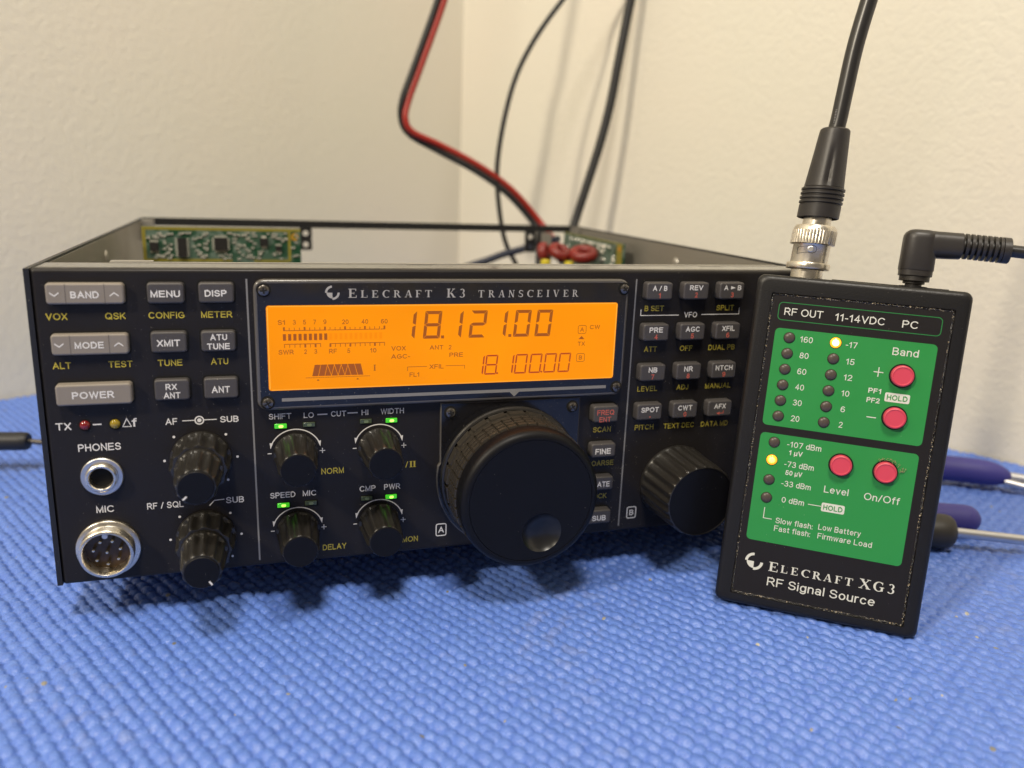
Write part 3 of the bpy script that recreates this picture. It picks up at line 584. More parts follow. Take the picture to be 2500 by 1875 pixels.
for ch, x in zip('TRANSCEIVER', (133.63, 137.26, 140.71, 144.19, 147.49, 150.82, 154.21, 157.2, 160.2, 163.72, 167.26)):
    ser.append((ch, x, 92.35, {'I': .95, 'S': 1.6, 'E': 1.85, 'T': 2.0, 'V': 2.2, 'A': 2.2}.get(ch, 2.2), 2.4))
serif_text(bez, ser, dd + .05, M_silver)
bezel = bez.build('display_bezel', radio)
lc = MB([M_lcd], front)
LD = dd + .06
quad(lc, [(p[0], p[2]) for p in rrect(124.05, 75.33, 118.85, 27.4, .9, 0)], LD, M_lcd)
d1 = LD + .05; sg = M_seg
for s, x, z, w_ in [('S1', 69.1, 83.68, 2.2), ('3', 73.05, 83.68, .95), ('5', 76.15, 83.68, .95), ('7', 79.3, 83.68, .95), ('9', 82.45, 83.68, .95), ('20', 88.8, 83.6, 2.15), ('40', 95.02, 83.6, 2.2), ('60', 101.3, 83.6, 2.15),
    ('SWR', 70.3, 74.15, 4.7), ('2', 76.2, 74.15, .95), ('3', 79.4, 74.15, .95), ('RF', 84.85, 74.1, 2.5), ('5', 89.8, 74.1, .95), ('10', 97.7, 74.05, 2.05),
    ('VOX', 106.0, 74.5, 4.8), ('AGC-', 106.66, 71.75, 6.3), ('ANT', 118.67, 74.5, 4.7), ('XFIL', 118.79, 67.95, 4.9), ('FL1', 111.3, 65.4, 3.2), ('2', 123.23, 74.45, 1.1), ('PRE', 125.48, 71.8, 4.7),
    ('CW', 175.3, 80.4, 3.85), ('TX', 170.5, 74.5, 2.8), ('A', 170.5, 79.6, 1.45), ('B', 170.5, 69.55, 1.2)]: text(lc, s, x, z, w_, 1.5, d1, sg, .012)
serif_text(lc, [('I', 98.15, 68.2, .8, 2.0)], d1, sg)
outline(lc, 170.52, 79.6, 3.2, 3.1, .7, .2, d1, sg); outline(lc, 170.5, 69.55, 3.2, 3.1, .7, .2, d1, sg)
quad(lc, [(169.3, 76.15), (171.6, 76.15), (170.45, 77.3)], d1, sg)
rect(lc, 69.6, 80.93, 82.9, 81.15, d1, sg); rect(lc, 83.2, 80.93, 84.0, 81.15, d1, sg); rect(lc, 84.2, 80.93, 99.8, 81.15, d1, sg); rect(lc, 100.1, 80.93, 101.6, 81.15, d1, sg)
for k in range(21):
    x = 69.85 + k * 1.575; big = k in (0, 4, 8, 12, 16, 20); hw = .28 if big else .11
    rect(lc, x - hw, 81.17, x + hw, 82.15 if big else 81.95, d1, sg)
for k in range(20): rect(lc, 69.45 + k * 1.59, 77.83, 70.4 + k * 1.59, 79.95, d1, sg if k < 9 else M_ghost)
rect(lc, 69.75, 76.55, 81.1, 76.78, d1, sg); rect(lc, 83.8, 76.5, 101.5, 76.73, d1, sg)
for k in range(8): hw = .28 if k in (4, 6) else .11; x = 69.87 + k * 1.59; rect(lc, x - hw, 75.5, x + hw, 76.53, d1, sg)
for k in range(12): hw = .28 if k in (0, 4, 9) else .11; x = 84.05 + k * 1.578; rect(lc, x - hw, 75.5, x + hw, 76.48, d1, sg)
# filter trapezoid with bright dividing lines
x0, x1, zb, zt = 78.15, 94.45, 66.0, 69.75
xt0, xt1 = 79.0, 93.6
quad(lc, [(x0, zb), (x1, zb), (xt1, zt), (xt0, zt)], d1, sg)
def thin(xa, za, xb, zb_, t=.16): quad(lc, [(xa - t / 2, za), (xa + t / 2, za), (xb + t / 2, zb_), (xb - t / 2, zb_)], d1 + .03, M_lcd)
thin(80.1, zb, 80.9, zt); thin(82.1, zb, 83.0, zt)
for k in range(3): thin(83.0 + k * 2.15, zt, 84.2 + k * 2.15, zb); thin(84.2 + k * 2.15, zb, 85.2 + k * 2.15, zt)
thin(89.4, zt, 90.5, zb); thin(91.6, zt, 92.6, zb)
rect(lc, 76.0, 65.45, 96.6, 65.6, d1, sg)
for x in (79.95, 92.6): quad(lc, [(x - .45, 64.45), (x + .45, 64.45), (x, 65.0)], d1, sg)
rect(lc, 108.9, 68.0, 115.55, 68.18, d1, sg); rect(lc, 108.9, 66.75, 109.1, 67.99, d1, sg)
rect(lc, 121.9, 68.0, 128.6, 68.18, d1, sg); rect(lc, 128.4, 66.9, 128.6, 67.99, d1, sg)
def seg7(x, z, w_, h, t, code, m, sk=.095, g=.09):
    """x,z = lower left of unslanted cell"""
    hh = h / 2
    segs = {'a': [(g, h), (w_ - g, h), (w_ - t - g * .3, h - t), (t + g * .3, h - t)], 'd': [(t + g * .3, t), (w_ - t - g * .3, t), (w_ - g, 0), (g, 0)],
        'g': [(g * 1.5, hh), (t + g, hh + t / 2), (w_ - t - g, hh + t / 2), (w_ - g * 1.5, hh), (w_ - t - g, hh - t / 2), (t + g, hh - t / 2)],
        'f': [(0, h - g), (t, h - t - g), (t, hh + t / 2 + g), (0, hh + g)], 'e': [(0, hh - g), (t, hh - t / 2 - g), (t, t + g), (0, g)],
        'b': [(w_, h - g), (w_, hh + g), (w_ - t, hh + t / 2 + g), (w_ - t, h - t - g)], 'c': [(w_, hh - g), (w_, g), (w_ - t, t + g), (w_ - t, hh - t / 2 - g)]}
    for c in code: quad(lc, [(x + a + sk * b, z + b) for a, b in segs[c]], d1, m)
SEG = {'0': 'abcdef', '1': 'bc', '2': 'abged', '8': 'abcdefg'}
bz0 = 77.52
for ch, xl in (('1', 105.55), ('8', 114.0), ('1', 121.27), ('2', 129.55), ('1', 136.8), ('0', 145.15), ('0', 152.9)):
    seg7(xl, bz0, 5.65, 9.25, 1.05, SEG[ch], sg)
for x in (120.15, 143.55): rect(lc, x, 77.5, x + 1.05, 78.5, d1, sg)
for ch, xl in (('1', 130.6), ('8', 135.35), ('1', 141.15), ('0', 146.0), ('0', 151.35), ('0', 156.7), ('0', 162.0)):
    seg7(xl, 64.5, 4.3, 6.9, .52, SEG[ch], M_segr, .095, .12)
for x in (139.75, 155.8): rect(lc, x, 64.6, x + .6, 65.2, d1, M_segr)
for k, (xx0, xx1, zz0, zz1) in enumerate(((64.9, 65.15, 62.2, 88.5), (183.0, 183.3, 62.2, 88.5), (65.5, 182.7, 88.6, 88.85), (65.5, 182.7, 61.75, 61.95))): rect(lc, xx0, zz0, xx1, zz1, d1, M_seghalo)
lc.build('lcd_screen', bezel)
# -- screws
def screw(parent, x, z, d, r=1.75, ang=.3):
    mb = MB([M_screw], front)
    L = [circ(x, z, r, d, 28), circ(x, z, r, d + .45, 28), circ(x, z, r * .93, d + .85, 28), circ(x, z, r * .7, d + 1.12, 28), circ(x, z, r * .35, d + 1.22, 28)]
    loft(mb, L, M_screw)
    ca, sa = math.cos(ang), math.sin(ang)
    T = lambda u, dd_, v: (x + u * ca - v * sa, -dd_, z + u * sa + v * ca)
    for (hw, hh, k) in ((r * .58, r * .14, 0), (r * .14, r * .58, .01)): rect(mb, -hw, -hh, hw, hh, d + 1.24 + k, M_hole, T=T)
    ringflat(mb, x, z, r, r * 1.28, d + .02, n=24, m=M_hole)
    return mb.build('screw', parent)
for x, z, a in ((64.15, 93.85, 0.1), (64.15, 57.75, .5), (185.5, 93.8, .7), (185.0, 58.25, .2)): screw(bezel, x, z, 2.55, ang=a)
# -- dial frame
mb = MB([M_panel], front)
fr = [(120.6, 54.9), (172.0, 54.9), (172.2, 33)]
cx, cz, rr = 146.35, 27.0, 29.5
out = [(120.65, 54.7), (120.75, 33)] + [(cx + 26.8 * math.cos(math.radians(a)), cz + 27.5 * math.sin(math.radians(a)) * 1.0) for a in range(170, 371, 8)] + [(172.1, 33), (172.0, 54.7)]
n = len(out)
loft(mb, [[(x, .02, z) for x, z in out], [(x, .9, z) for x, z in out], [(cx + (x - cx) * .985, 1.3, 27.5 + (z - 27.5) * .985) for x, z in out]], M_edge, smooth=False, mcap=M_bezel)
dial_plate = mb.build('dial_plate', radio)
screw(dial_plate, 124.1, 51.3, 1.32, ang=.2); screw(dial_plate, 168.9, 51.35, 1.32, ang=.6)
# -- push buttons
def button(x, z, w_, h, d, m, items, light=False):
    mb = MB([m], front)
    rbox(mb, x, z, w_, h, .03, d, 1.05, .55, m, draft=.12)
    mb.add(rrect(x, z, w_ + .9, h + .9, 1.3, .05), [tuple(range(20))], M_gap)
    for it in items:
        if it[0] == 'line': rect(mb, it[1], it[2], it[3], it[4], d + .04, it[5])
        elif it[0] == 'poly': quad(mb, it[1], d + .05, it[2])
        else: text(mb, it[0], it[1], it[2], it[3], it[4], d + .05, it[5], it[6] if len(it) > 6 else .012)
    return mb.build('push_button', radio)
def chev(x, z, up, m=M_white):
    s = 1 if up else -1; o = []
    for k in (-1, 1): o.append(('poly', [(x, z + s * .65), (x, z + s * .22), (x + k * 1.25, z - s * .72), (x + k * 1.25 * .98, z - s * .3 + s * .0)] if True else [], m))
    return o
BW = .028
M_line = mat('button_groove', (0.10, 0.085, 0.07), .6)
button(14.3, 92.9, 20.9, 6.3, 2.2, M_btn_l, [('BAND', 14.2, 92.65, 7.5, 2.0, M_white, BW), ('line', 9.05, 89.9, 9.2, 95.9, M_line), ('line', 19.4, 89.9, 19.55, 95.9, M_line)] + chev(6.24, 92.75, False) + chev(22.05, 92.75, True))
button(14.4, 77.8, 20.9, 6.4, 2.2, M_btn_l, [('MODE', 14.2, 77.65, 7.8, 2.0, M_white, BW), ('line', 9.05, 74.8, 9.2, 80.8, M_line), ('line', 19.5, 74.8, 19.65, 80.8, M_line)] + chev(6.2, 77.75, False) + chev(22.15, 77.75, True))
button(14.4, 62.65, 20.9, 6.6, 3.0, M_btn_l, [('POWER', 14.2, 62.6, 11.5, 2.15, M_white, BW)])
B_ = lambda s, x, z, w_, h=1.9: (s, x, z, w_, h, M_white, .02)
Rd = lambda s, x, z, w_, h=1.85: (s, x, z, w_, h, M_red, .02)
button(36.05, 92.95, 10.4, 6.4, 2.2, M_btn_d, [B_('MENU', 36, 92.8, 8.2, 2.0)]); button(50.35, 93.0, 10.3, 6.35, 2.2, M_btn_d, [B_('DISP', 50.2, 92.9, 6.3, 2.0)])
button(36.05, 78.0, 10.3, 6.6, 2.2, M_btn_d, [B_('XMIT', 35.95, 77.8, 6.6, 2.05)]); button(50.25, 78.0, 10.2, 6.6, 2.2, M_btn_d, [B_('ATU', 50.35, 79.3, 4.95), B_('TUNE', 50.2, 76.45, 6.65)])
button(36.05, 63.0, 10.2, 6.8, 2.2, M_btn_d, [B_('RX', 35.9, 64.05, 3.3), B_('ANT', 35.95, 61.35, 4.85)]); button(50.3, 63.0, 10.2, 6.8, 2.2, M_btn_d, [B_('ANT', 50.2, 62.65, 5.45, 2.1)])
kd = 3.3
def pad(x, z, items): button(x, z, 10.3, 6.3, kd, M_btn_d, items)
pad(199.15, 92.95, [B_('A / B', 199.1, 94.05, 5.7, 1.8), Rd('1', 199.1, 91.45, .8)])
pad(213.75, 92.95, [B_('REV', 213.65, 94.2, 5.35, 1.8), Rd('2', 213.7, 91.6, 1.2)])
pad(228.4, 92.95, [B_('A', 225.8, 94.15, 1.75, 1.8), B_('B', 231.3, 94.15, 1.5, 1.8), ('poly', [(227.75, 93.55), (229.75, 94.15), (227.75, 94.75)], M_white), Rd('3', 228.55, 91.55, 1.2)])
pad(199.0, 78.0, [B_('PRE', 198.9, 79.0, 5.3), Rd('4', 199, 76.45, 1.4)]); pad(213.7, 78.0, [B_('AGC', 213.6, 79.05, 5.7), Rd('5', 213.65, 76.55, 1.3)]); pad(228.4, 78.0, [B_('XFIL', 228.4, 79.1, 5.4), Rd('6', 228.4, 76.6, 1.3)])
pad(199.0, 63.1, [B_('NB', 198.9, 64.2, 3.45), Rd('7', 199, 61.65, 1.25)]); pad(213.65, 63.1, [B_('NR', 213.4, 64.15, 3.6), Rd('8', 213.45, 61.5, 1.25)]); pad(228.35, 63.1, [B_('NTCH', 228.3, 64.15, 7.15), Rd('9', 228.4, 61.6, 1.3)])
pad(198.95, 48.25, [B_('SPOT', 199.0, 49.1, 7.1), ('poly', [(198.95, 46.15), (199.4, 46.15), (199.4, 46.6), (198.95, 46.6)], M_red)]); pad(213.6, 48.25, [B_('CWT', 213.5, 49.2, 5.9), Rd('0', 213.6, 46.7, 1.2)])
pad(228.3, 48.2, [B_('AFX', 228.25, 49.15, 5.0), ('poly', [(226.9, 46.4), (228.3, 45.85), (228.3, 46.95)], M_red), ('line', 228.31, 46.28, 230.0, 46.52, M_red), ('line', 229.75, 46.53, 230.0, 47.4, M_red)])
button(181.3, 48.4, 9.9, 6.3, kd + .4, M_btn_d, [('FREQ', 181.15, 49.1, 6.6, 1.9, M_red, .005), ('ENT', 181.1, 46.45, 4.55, 1.9, M_red, .005)])
button(181.5, 34.4, 9.8, 5.4, kd, M_btn_d, [B_('FINE', 181.3, 34.1, 6.1, 2.1)]); button(181.4, 21.45, 9.8, 5.4, kd, M_btn_d, [B_('RATE', 181.5, 21.2, 6.6, 2.1)]); button(181.4, 8.1, 9.8, 5.5, kd, M_btn_d, [('SUB', 181.4, 7.7, 5.6, 2.1, M_white, .03)])
# -- indicator lights
def led_rect(x, z, on):
    mb = MB([M_gon], front)
    mb.add(rrect(x, z, 4.6, 2.1, .3, .03), [tuple(range(20))], M_gap)
    rbox(mb, x - .1, z, 3.9, 1.55, .04, .45, .25, .15, M_gon if on else M_goff)
    quad(mb, [(p[0], p[2]) for p in rrect(x, z - .05, 1.5, .95, .4, 0)], .52, M_ghot if on else M_goffc)
    return tag(mb.build('indicator_light', radio), 'lit green indicator' if on else 'unlit indicator')
for x, z, on in ((67.95, 49.05, 1), (76.95, 49.1, 0), (95.5, 49.25, 0), (104.1, 49.15, 1), (67.95, 21.4, 1), (76.9, 21.45, 0), (95.6, 21.55, 0), (104.0, 21.5, 1)): led_rect(x, z, on)
for x, z, m, nm in ((10.55, 52.45, M_rled, 'unlit red indicator'), (18.95, 52.4, M_yled, 'unlit yellow indicator')):
    mb = MB([m], front); mb.add(circ(x, z, 2.0, .04, 32), [tuple(range(32))], M_hole)
    loft(mb, [circ(x, z, 1.5 * math.cos(a), .06 + 1.15 * math.sin(a), 28) for a in [k * pi / 2 / 7 for k in range(7)]], m)
    tag(mb.build('indicator_light', radio), nm)
# -- jacks
def knurled(cx, cz, r, d, n=120, k=.12): return [(cx + (r - (k if i % 2 else 0)) * math.cos(2 * pi * i / n), d, cz + (r - (k if i % 2 else 0)) * math.sin(2 * pi * i / n)) for i in range(n)]
mb = MB([M_nut], front); cx, cz = 14.1, 35.75
loft(mb, [knurled(cx, cz, 6.15, .04), knurled(cx, cz, 6.15, .9), circ(cx, cz, 5.85, 1.15, 120), circ(cx, cz, 4.75, 1.2, 120)], M_nut, cap1=False)
loft(mb, [circ(cx, cz, 4.7, 1.0, 120), circ(cx, cz, 4.7, 1.8, 120), circ(cx, cz, 4.35, 1.9, 120), circ(cx, cz, 4.6, 2.1, 120), circ(cx, cz, 4.5, 2.6, 120), circ(cx, cz, 4.1, 2.9, 120), circ(cx, cz, 3.6, 2.9, 120), circ(cx, cz, 3.35, 2.6, 120), circ(cx, cz, 3.3, .2, 120)], M_chrome, mcap=M_hole)
mb.build('headphone_socket', radio)
mb = MB([M_chrome], front); cx, cz = 14.1, 11.6
prof = [(9.5, .04), (9.5, 1.0), (9.2, 1.35), (8.2, 1.4)]
for k in range(5): prof += [(8.0, 1.5 + k * .75), (7.6, 1.85 + k * .75), (8.0, 2.2 + k * .75)]
prof += [(7.95, 5.3), (7.6, 5.7), (7.0, 5.7), (6.75, 5.4), (6.6, 1.0)]
loft(mb, [circ(cx, cz, r, d, 72) for r, d in prof], M_chrome, cap1=False)
mic = mb.build('microphone_socket', radio, angle=50)
mb = MB([M_brass], front); loft(mb, [circ(cx, cz, 6.62, .3, 48), circ(cx, cz, 6.62, 1.0, 48), circ(cx, cz, 6.5, 1.05, 48)], M_brass); mb.build('insulator', mic)
mb = MB([M_nut], front); loft(mb, [circ(cx, cz + 6.1, .85, 1.1, 20), circ(cx, cz + 6.1, .85, 5.3, 20)], M_nut); mb.build('key', mic)
for k in range(8):
    a = math.radians(90 + 25.7 + 51.43 * k); x, z = (cx + 3.95 * math.cos(a), cz + 3.95 * math.sin(a)) if k < 7 else (cx, cz)
    mb = MB([M_pin], front); loft(mb, [circ(x, z, .55, 1.0, 16), circ(x, z, .55, 3.6, 16), circ(x, z, .4, 3.95, 16), circ(x, z, .15, 4.05, 16)], M_pin); mb.build('pin', mic)
# -- knobs
def knob_body(mb, cx, cz, prof, nf, m, n=None, ph=0, sharp=.8):
    n = n or nf * 10
    loft(mb, [circ(cx, cz, r, d, n, fl, nf, ph, sharp) for r, d, fl in prof], m, cap1=False)
def dual_knob(cx, cz, pa):
    mb = MB([M_knob], front)
    knob_body(mb, cx, cz, [(9.3, .15, 0), (9.35, 1.0, 0), (9.25, 1.6, .0), (9.15, 2.0, .95), (8.95, 9.3, 1.0), (8.7, 10.4, .95), (8.2, 11.1, .5), (7.4, 11.2, 0), (6.6, 11.15, 0)], 12, M_knob, ph=.4)
    outer = mb.build('rotary_knob', radio, angle=48)
    mb = MB([M_knob], front)
    knob_body(mb, cx, cz, [(7.2, 11.0, 0), (7.2, 12.4, 0), (7.1, 12.8, 0), (6.95, 13.2, .75), (6.4, 22.4, .85), (6.15, 23.9, .8), (5.75, 25.0, .3), (5.4, 25.45, 0), (5.15, 25.5, 0)], 12, M_knob, ph=1.1)
    loft(mb, [circ(cx, cz, 5.15, 25.48, 60), circ(cx, cz, 5.1, 26.0, 60), circ(cx, cz, 4.9, 26.15, 60)], M_face)
    px, pz = cx + 4.3 * math.cos(pa), cz + 4.3 * math.sin(pa); ca, sa = math.cos(pa), math.sin(pa)
    quad(mb, [(px + u * ca - v * sa, pz + u * sa + v * ca) for u, v in ((-.75, -.27), (.75, -.27), (.75, .27), (-.75, .27))], 26.2, M_white)
    mb.build('inner_knob', outer, angle=48)
dual_knob(43.15, 39.45, math.radians(222)); dual_knob(43.3, 12.4, math.radians(-56))
def small_knob(cx, cz, ph):
    mb = MB([M_knob], front)
    knob_body(mb, cx, cz, [(7.1, .15, 0), (7.1, 1.2, 0), (6.95, 1.6, .7), (6.25, 13.6, .85), (6.0, 15.2, .8), (5.6, 16.1, .3), (5.4, 16.4, 0), (5.3, 16.45, 0)], 11, M_knob, ph=ph)
    loft(mb, [circ(cx, cz, 5.3, 16.4, 60), circ(cx, cz, 5.25, 16.7, 60), circ(cx, cz, 5.05, 16.8, 60)], M_face)
    return mb.build('rotary_knob', radio, angle=48)
for x, z, p in ((72.4, 39.35, .2), (99.8, 39.6, .9), (72.4, 11.75, 1.4), (99.8, 12.35, .6)): small_knob(x, z, p)
# -- VFO B
cx, cz = 213.6, 18.7
mb = MB([M_knob], front)
knob_body(mb, cx, cz, [(14.7, .2, 0), (14.75, 1.0, 0), (14.6, 1.5, .2), (14.45, 2.2, .7), (13.95, 18.4, .8), (13.8, 19.6, .8), (13.6, 20.4, .5), (13.3, 20.9, 0.1), (12.9, 21.0, 0)], 24, M_knob, ph=.5)
loft(mb, [circ(cx, cz, 12.9, 20.95, 96), circ(cx, cz, 12.8, 20.7, 96), circ(cx, cz, 12.6, 20.75, 96)], M_face)
mb.build('tuning_knob', radio, angle=48)
# -- VFO A main dial
cx, cz = 146.4, 26.9
mb = MB([M_rubber], front)
loft(mb, [circ(cx, cz, 25.6, 1.35, 120), circ(cx, cz, 25.7, 2.6, 120), circ(cx, cz, 25.3, 3.2, 120), circ(cx, cz, 24.6, 3.4, 120)], M_knob, cap1=False)
N = 52
def tread(rb, d0, d1, rows, hgt, parts):
    # ribbed rubber band built from small raised pads
    loft(mb, [circ(cx, cz, rb, d0, 180), circ(cx, cz, rb, d1, 180)], M_rubber, cap1=False)
    rd = (d1 - d0) / rows
    for r_ in range(rows):
        for k in range(parts):
            a0 = 2 * pi * (k + .08) / parts; a1 = 2 * pi * (k + .92) / parts; da, db = d0 + rd * (r_ + .1), d0 + rd * (r_ + .9)
            v = []
            for rr_, ins in ((rb - .1, 0), (rb + hgt, .14)):
                for (aa, sgn) in ((a0, 1), (a1, -1)):
                    for (d_, s2) in ((da, 1), (db, -1)):
                        a_ = aa + sgn * ins / rb; v.append((cx + rr_ * math.cos(a_), d_ + s2 * ins, cz + rr_ * math.sin(a_)))
            mb.add(v, [(4, 5, 7, 6), (0, 4, 6, 2), (1, 3, 7, 5), (0, 1, 5, 4), (2, 6, 7, 3)], M_rubber)
tread(24.0, 3.4, 8.4, 1, .8, 22); tread(23.6, 9.4, 19.6, 4, .95, 44)
loft(mb, [circ(cx, cz, 24.0, 8.6, 180), circ(cx, cz, 23.9, 9.4, 180)], M_rubber, cap1=False)
dial = mb.build('main_tuning_dial', radio)
mb = MB([M_knob], front)
loft(mb, [circ(cx, cz, 23.9, 19.6, 128), circ(cx, cz, 24.1, 20.0, 128)] + [circ(cx, cz, 24.1 - 2.6 * (1 - math.cos(a)), 24.2 + 2.6 * math.sin(a), 128) for a in [k * pi / 2 / 6 for k in range(7)]] + [circ(cx, cz, 21.35, 26.8, 128), circ(cx, cz, 21.3, 26.5, 128)], M_face, cap1=False)
mb.build('dial_rim', dial)
mb = MB([M_face], front)
bxx, bzz, br = 150.4, 15.3, 6.95
nn = 96
outer = circ(cx, cz, 21.2, 26.7, nn)
inner = []
for k in range(nn):
    a = 2 * pi * k / nn
    inner.append((bxx + br * math.cos(a), 26.7, bzz + br * math.sin(a)))
L = [outer, inner]
loft(mb, L, M_face, smooth=False, cap1=False)
loft(mb, [circ(cx, cz, 21.2, 26.2, nn), outer], M_face, cap1=False)
face = mb.build('dial_face', dial)
mb = MB([M_bowl], front)
bl = [circ(bxx, bzz, br, 26.7, 64)]
for k in range(1, 14):
    q = 1 - k / 14.5; bl.append(circ(bxx, bzz, br * q, 26.62 - 2.7 * (1 - q ** 2.4), 64))
loft(mb, bl, M_bowl); mb.build('finger_dimple', dial, angle=60)
# -- feet
for x, y in ((24, 48), (W - 24, 48), (22, 235), (W - 22, 235)):
    mb = MB([M_boot]); loft(mb, [circ(x, y, 9, 0, 32), circ(x, y, 8.4, -12.6, 32), circ(x, y, 7.9, -13.2, 32)], M_boot, T=lambda a, b, c: (a, c, b)); mb.build('foot', radio)
# -- circuit boards inside
def chip(mb, x0, x1, z0, z1, d, pins, T, sides='tb'):
    v = [(x, dd_, z) for x in (x0, x1) for dd_ in (.3, d) for z in (z0, z1)]
    mb.add(v, [(0, 1, 3, 2), (4, 6, 7, 5), (0, 4, 5, 1), (2, 3, 7, 6), (0, 2, 6, 4), (1, 5, 7, 3)], M_chip, False, T)
    for k in range(pins):
        if 't' in sides:
            x = x0 + (x1 - x0) * (k + .5) / pins; hw = (x1 - x0) / pins * .27
            for za, zb_ in ((z1 + .05, z1 + 1.2), (z0 - 1.2, z0 - .05)): rect(mb, x - hw, za, x + hw, zb_, .5, M_solder, T)
        if 'l' in sides:
            z = z0 + (z1 - z0) * (k + .5) / pins; hw = (z1 - z0) / pins * .27
            for xa, xb in ((x1 + .05, x1 + 1.2), (x0 - 1.2, x0 - .05)): rect(mb, xa, z - hw, xb, z + hw, .5, M_solder, T)
def smd(mb, x, z, w_, h, T):
    for a, b, m, hh in ((-w_ / 2, -w_ / 2 + w_ * .25, M_solder, .7), (-w_ / 2 + w_ * .26, w_ / 2 - w_ * .26, M_cap, .65), (w_ / 2 - w_ * .25, w_ / 2, M_solder, .7)):
        v = [(x + p, dd_, z + q) for p in (a, b) for dd_ in (.05, hh) for q in (-h / 2, h / 2)]
        mb.add(v, [(0, 1, 3, 2), (4, 6, 7, 5), (0, 4, 5, 1), (2, 3, 7, 6), (0, 2, 6, 4), (1, 5, 7, 3)], m, False, T)
    # a bright solder meniscus at one end
    loft(mb, [circ(x + w_ / 2, z, h * .42 * math.cos(a), .3 + h * .42 * math.sin(a), 8) for a in (0, .5, 1.0, 1.4)], M_solder, T=T)
mb = MB([M_pcb]); box(mb, 9, 83.5, 170, 171.6, 62, 100.9)
T = lambda x, d, z: (x, 170 - d, z)
for r4 in ((9, 99.4, 83.5, 100.9), (9, 82, 10.6, 99.39), (77.2, 84.5, 78.6, 99.39), (10.61, 84.0, 50, 85.4), (60.5, 84.0, 77.19, 85.2)): rect(mb, *r4, .06, M_pcbedge, T)
pcb = mb.build('circuit_board', radio)
mb = MB([M_chip]); chip(mb, 12.3, 16.2, 89.5, 93.4, 1.6, 4, T); mb.build('chip', pcb)
mb = MB([M_chip]); chip(mb, 25, 29.0, 86.5, 95.7, 1.6, 12, T, 'l'); mb.build('chip', pcb)
mb = MB([M_chip]); chip(mb, 42, 48, 90.0, 96.0, 1.8, 9, T, 'tl'); mb.build('chip', pcb)
mb = MB([M_chip]); chip(mb, 63.5, 67.5, 92.2, 96.0, 1.4, 1, T); mb.build('chip', pcb)
mb = MB([M_chip]); chip(mb, 71, 74, 90.0, 92.2, 1.2, 3, T); mb.build('chip', pcb)
mb = MB([M_cap])
busy = [(11, 17.5, 87.5, 95.2), (23, 31, 85, 97), (40, 50, 88, 98), (62.5, 68.5, 91, 97.5), (70, 75.5, 88.5, 94)]
cnt = 0
while cnt < 115:
    x = random.uniform(11.5, 82.5); z = random.uniform(85.6, 98.6)
    if any(a - 1 < x < b + 1 and c < z < d_ for a, b, c, d_ in busy) or 76.2 < x < 79.4: continue
    smd(mb, x, z, random.uniform(.9, 1.7), random.uniform(.7, 1.1), T); cnt += 1
tag(mb.build('small_components', pcb), kind='stuff')
mb = MB([M_copperpad]); ringflat(mb, 80.6, 96.8, .9, 1.9, .1, n=24, m=M_copperpad, T=T); ringflat(mb, 80.6, 96.8, .01, .89, .1, n=24, m=M_pcbedge, T=T); mb.build('mounting_pad', pcb)
mb = MB([M_pcb]); X2 = 257.5; box(mb, X2, X2 + 1.6, 158, 252, 62, 96.4)
T2 = lambda a, d, z: (X2 - d, a, z)
rect(mb, 158, 82, 166, 96.4, .05, M_pcbedge, T2); rect(mb, 166.01, 95.7, 252, 96.4, .05, M_pcbedge, T2)
pcb2 = mb.build('circuit_board', radio)
mb = MB([M_copperpad]); ringflat(mb, 162, 93.2, .01, 1.7, .12, n=20, m=M_copperpad, T=T2); mb.build('mounting_pad', pcb2)
mb = MB([M_cap])
for k in range(40):
    a = random.uniform(168, 246) if k > 12 else 176 + k * 5.2; z = random.uniform(83, 93) if k > 12 else 93.3 + random.uniform(-.3, .3)
    loft(mb, [circ(a, z, .95 * math.cos(q), .1 + .8 * math.sin(q), 10) for q in (0, .5, 1.0, 1.4)], M_solder, T=T2)
tag(mb.build('solder_joints', pcb2), kind='stuff')
def toroid(px, py, pz, R_, r_, tilt):
    mb = MB([M_enamel]); nu, nv = 132, 14; M_ = Matrix.Rotation(tilt[0], 3, 'X') @ Matrix.Rotation(tilt[1], 3, 'Y')
    v = []; f = []
    for i in range(nu):
        a = 2 * pi * i / nu; w_ = 1 - .16 * math.cos(22 * (a + pi / nu)) ** 8 * (1 if math.cos(22 * (a + pi / nu)) > 0 else 0)
        for j in range(nv):
            b = 2 * pi * j / nv; q = Vector(((R_ + r_ * w_ * math.cos(b)) * math.cos(a), (R_ + r_ * w_ * math.cos(b)) * math.sin(a), r_ * 1.15 * w_ * math.sin(b)))
            q = M_ @ q; v.append((px + q.x, py + q.y, pz + q.z))
    for i in range(nu):
        for j in range(nv): f.append((i * nv + j, ((i + 1) % nu) * nv + j, ((i + 1) % nu) * nv + (j + 1) % nv, i * nv + (j + 1) % nv))
    mb.add(v, [q for k, q in enumerate(f) if (k // nv) % 6 > 0], M_enamel, True); o_ = len(mb.v) - len(v)
    for k, q in enumerate(f):
        if (k // nv) % 6 == 0: mb.f.append(tuple(o_ + c for c in q)); mb.mi.append(mb.idx(M_enamel2)); mb.sm.append(True)
    return mb.build('toroid_coil', radio, angle=80)
toroid(245.6, 186, 88.0, 5.9, 2.9, (.30, -.14)); toroid(234.2, 195, 88.2, 4.8, 2.7, (.5, .25)); toroid(227.0, 203, 87.0, 3.9, 2.7, (1.1, .9))
for x, y, z in ((223.5, 190, 83.2), (236.8, 186, 82.6)):
    mb = MB([M_ycore]); loft(mb, [circ(x, y, r, d, 24) for r, d in ((2.8, z - 14), (2.8, z + .4), (2.3, z + 1.1), (1.1, z + 1.2))], M_ycore, T=lambda a, b, c: (a, c, b)); mb.build('yellow_coil', radio)
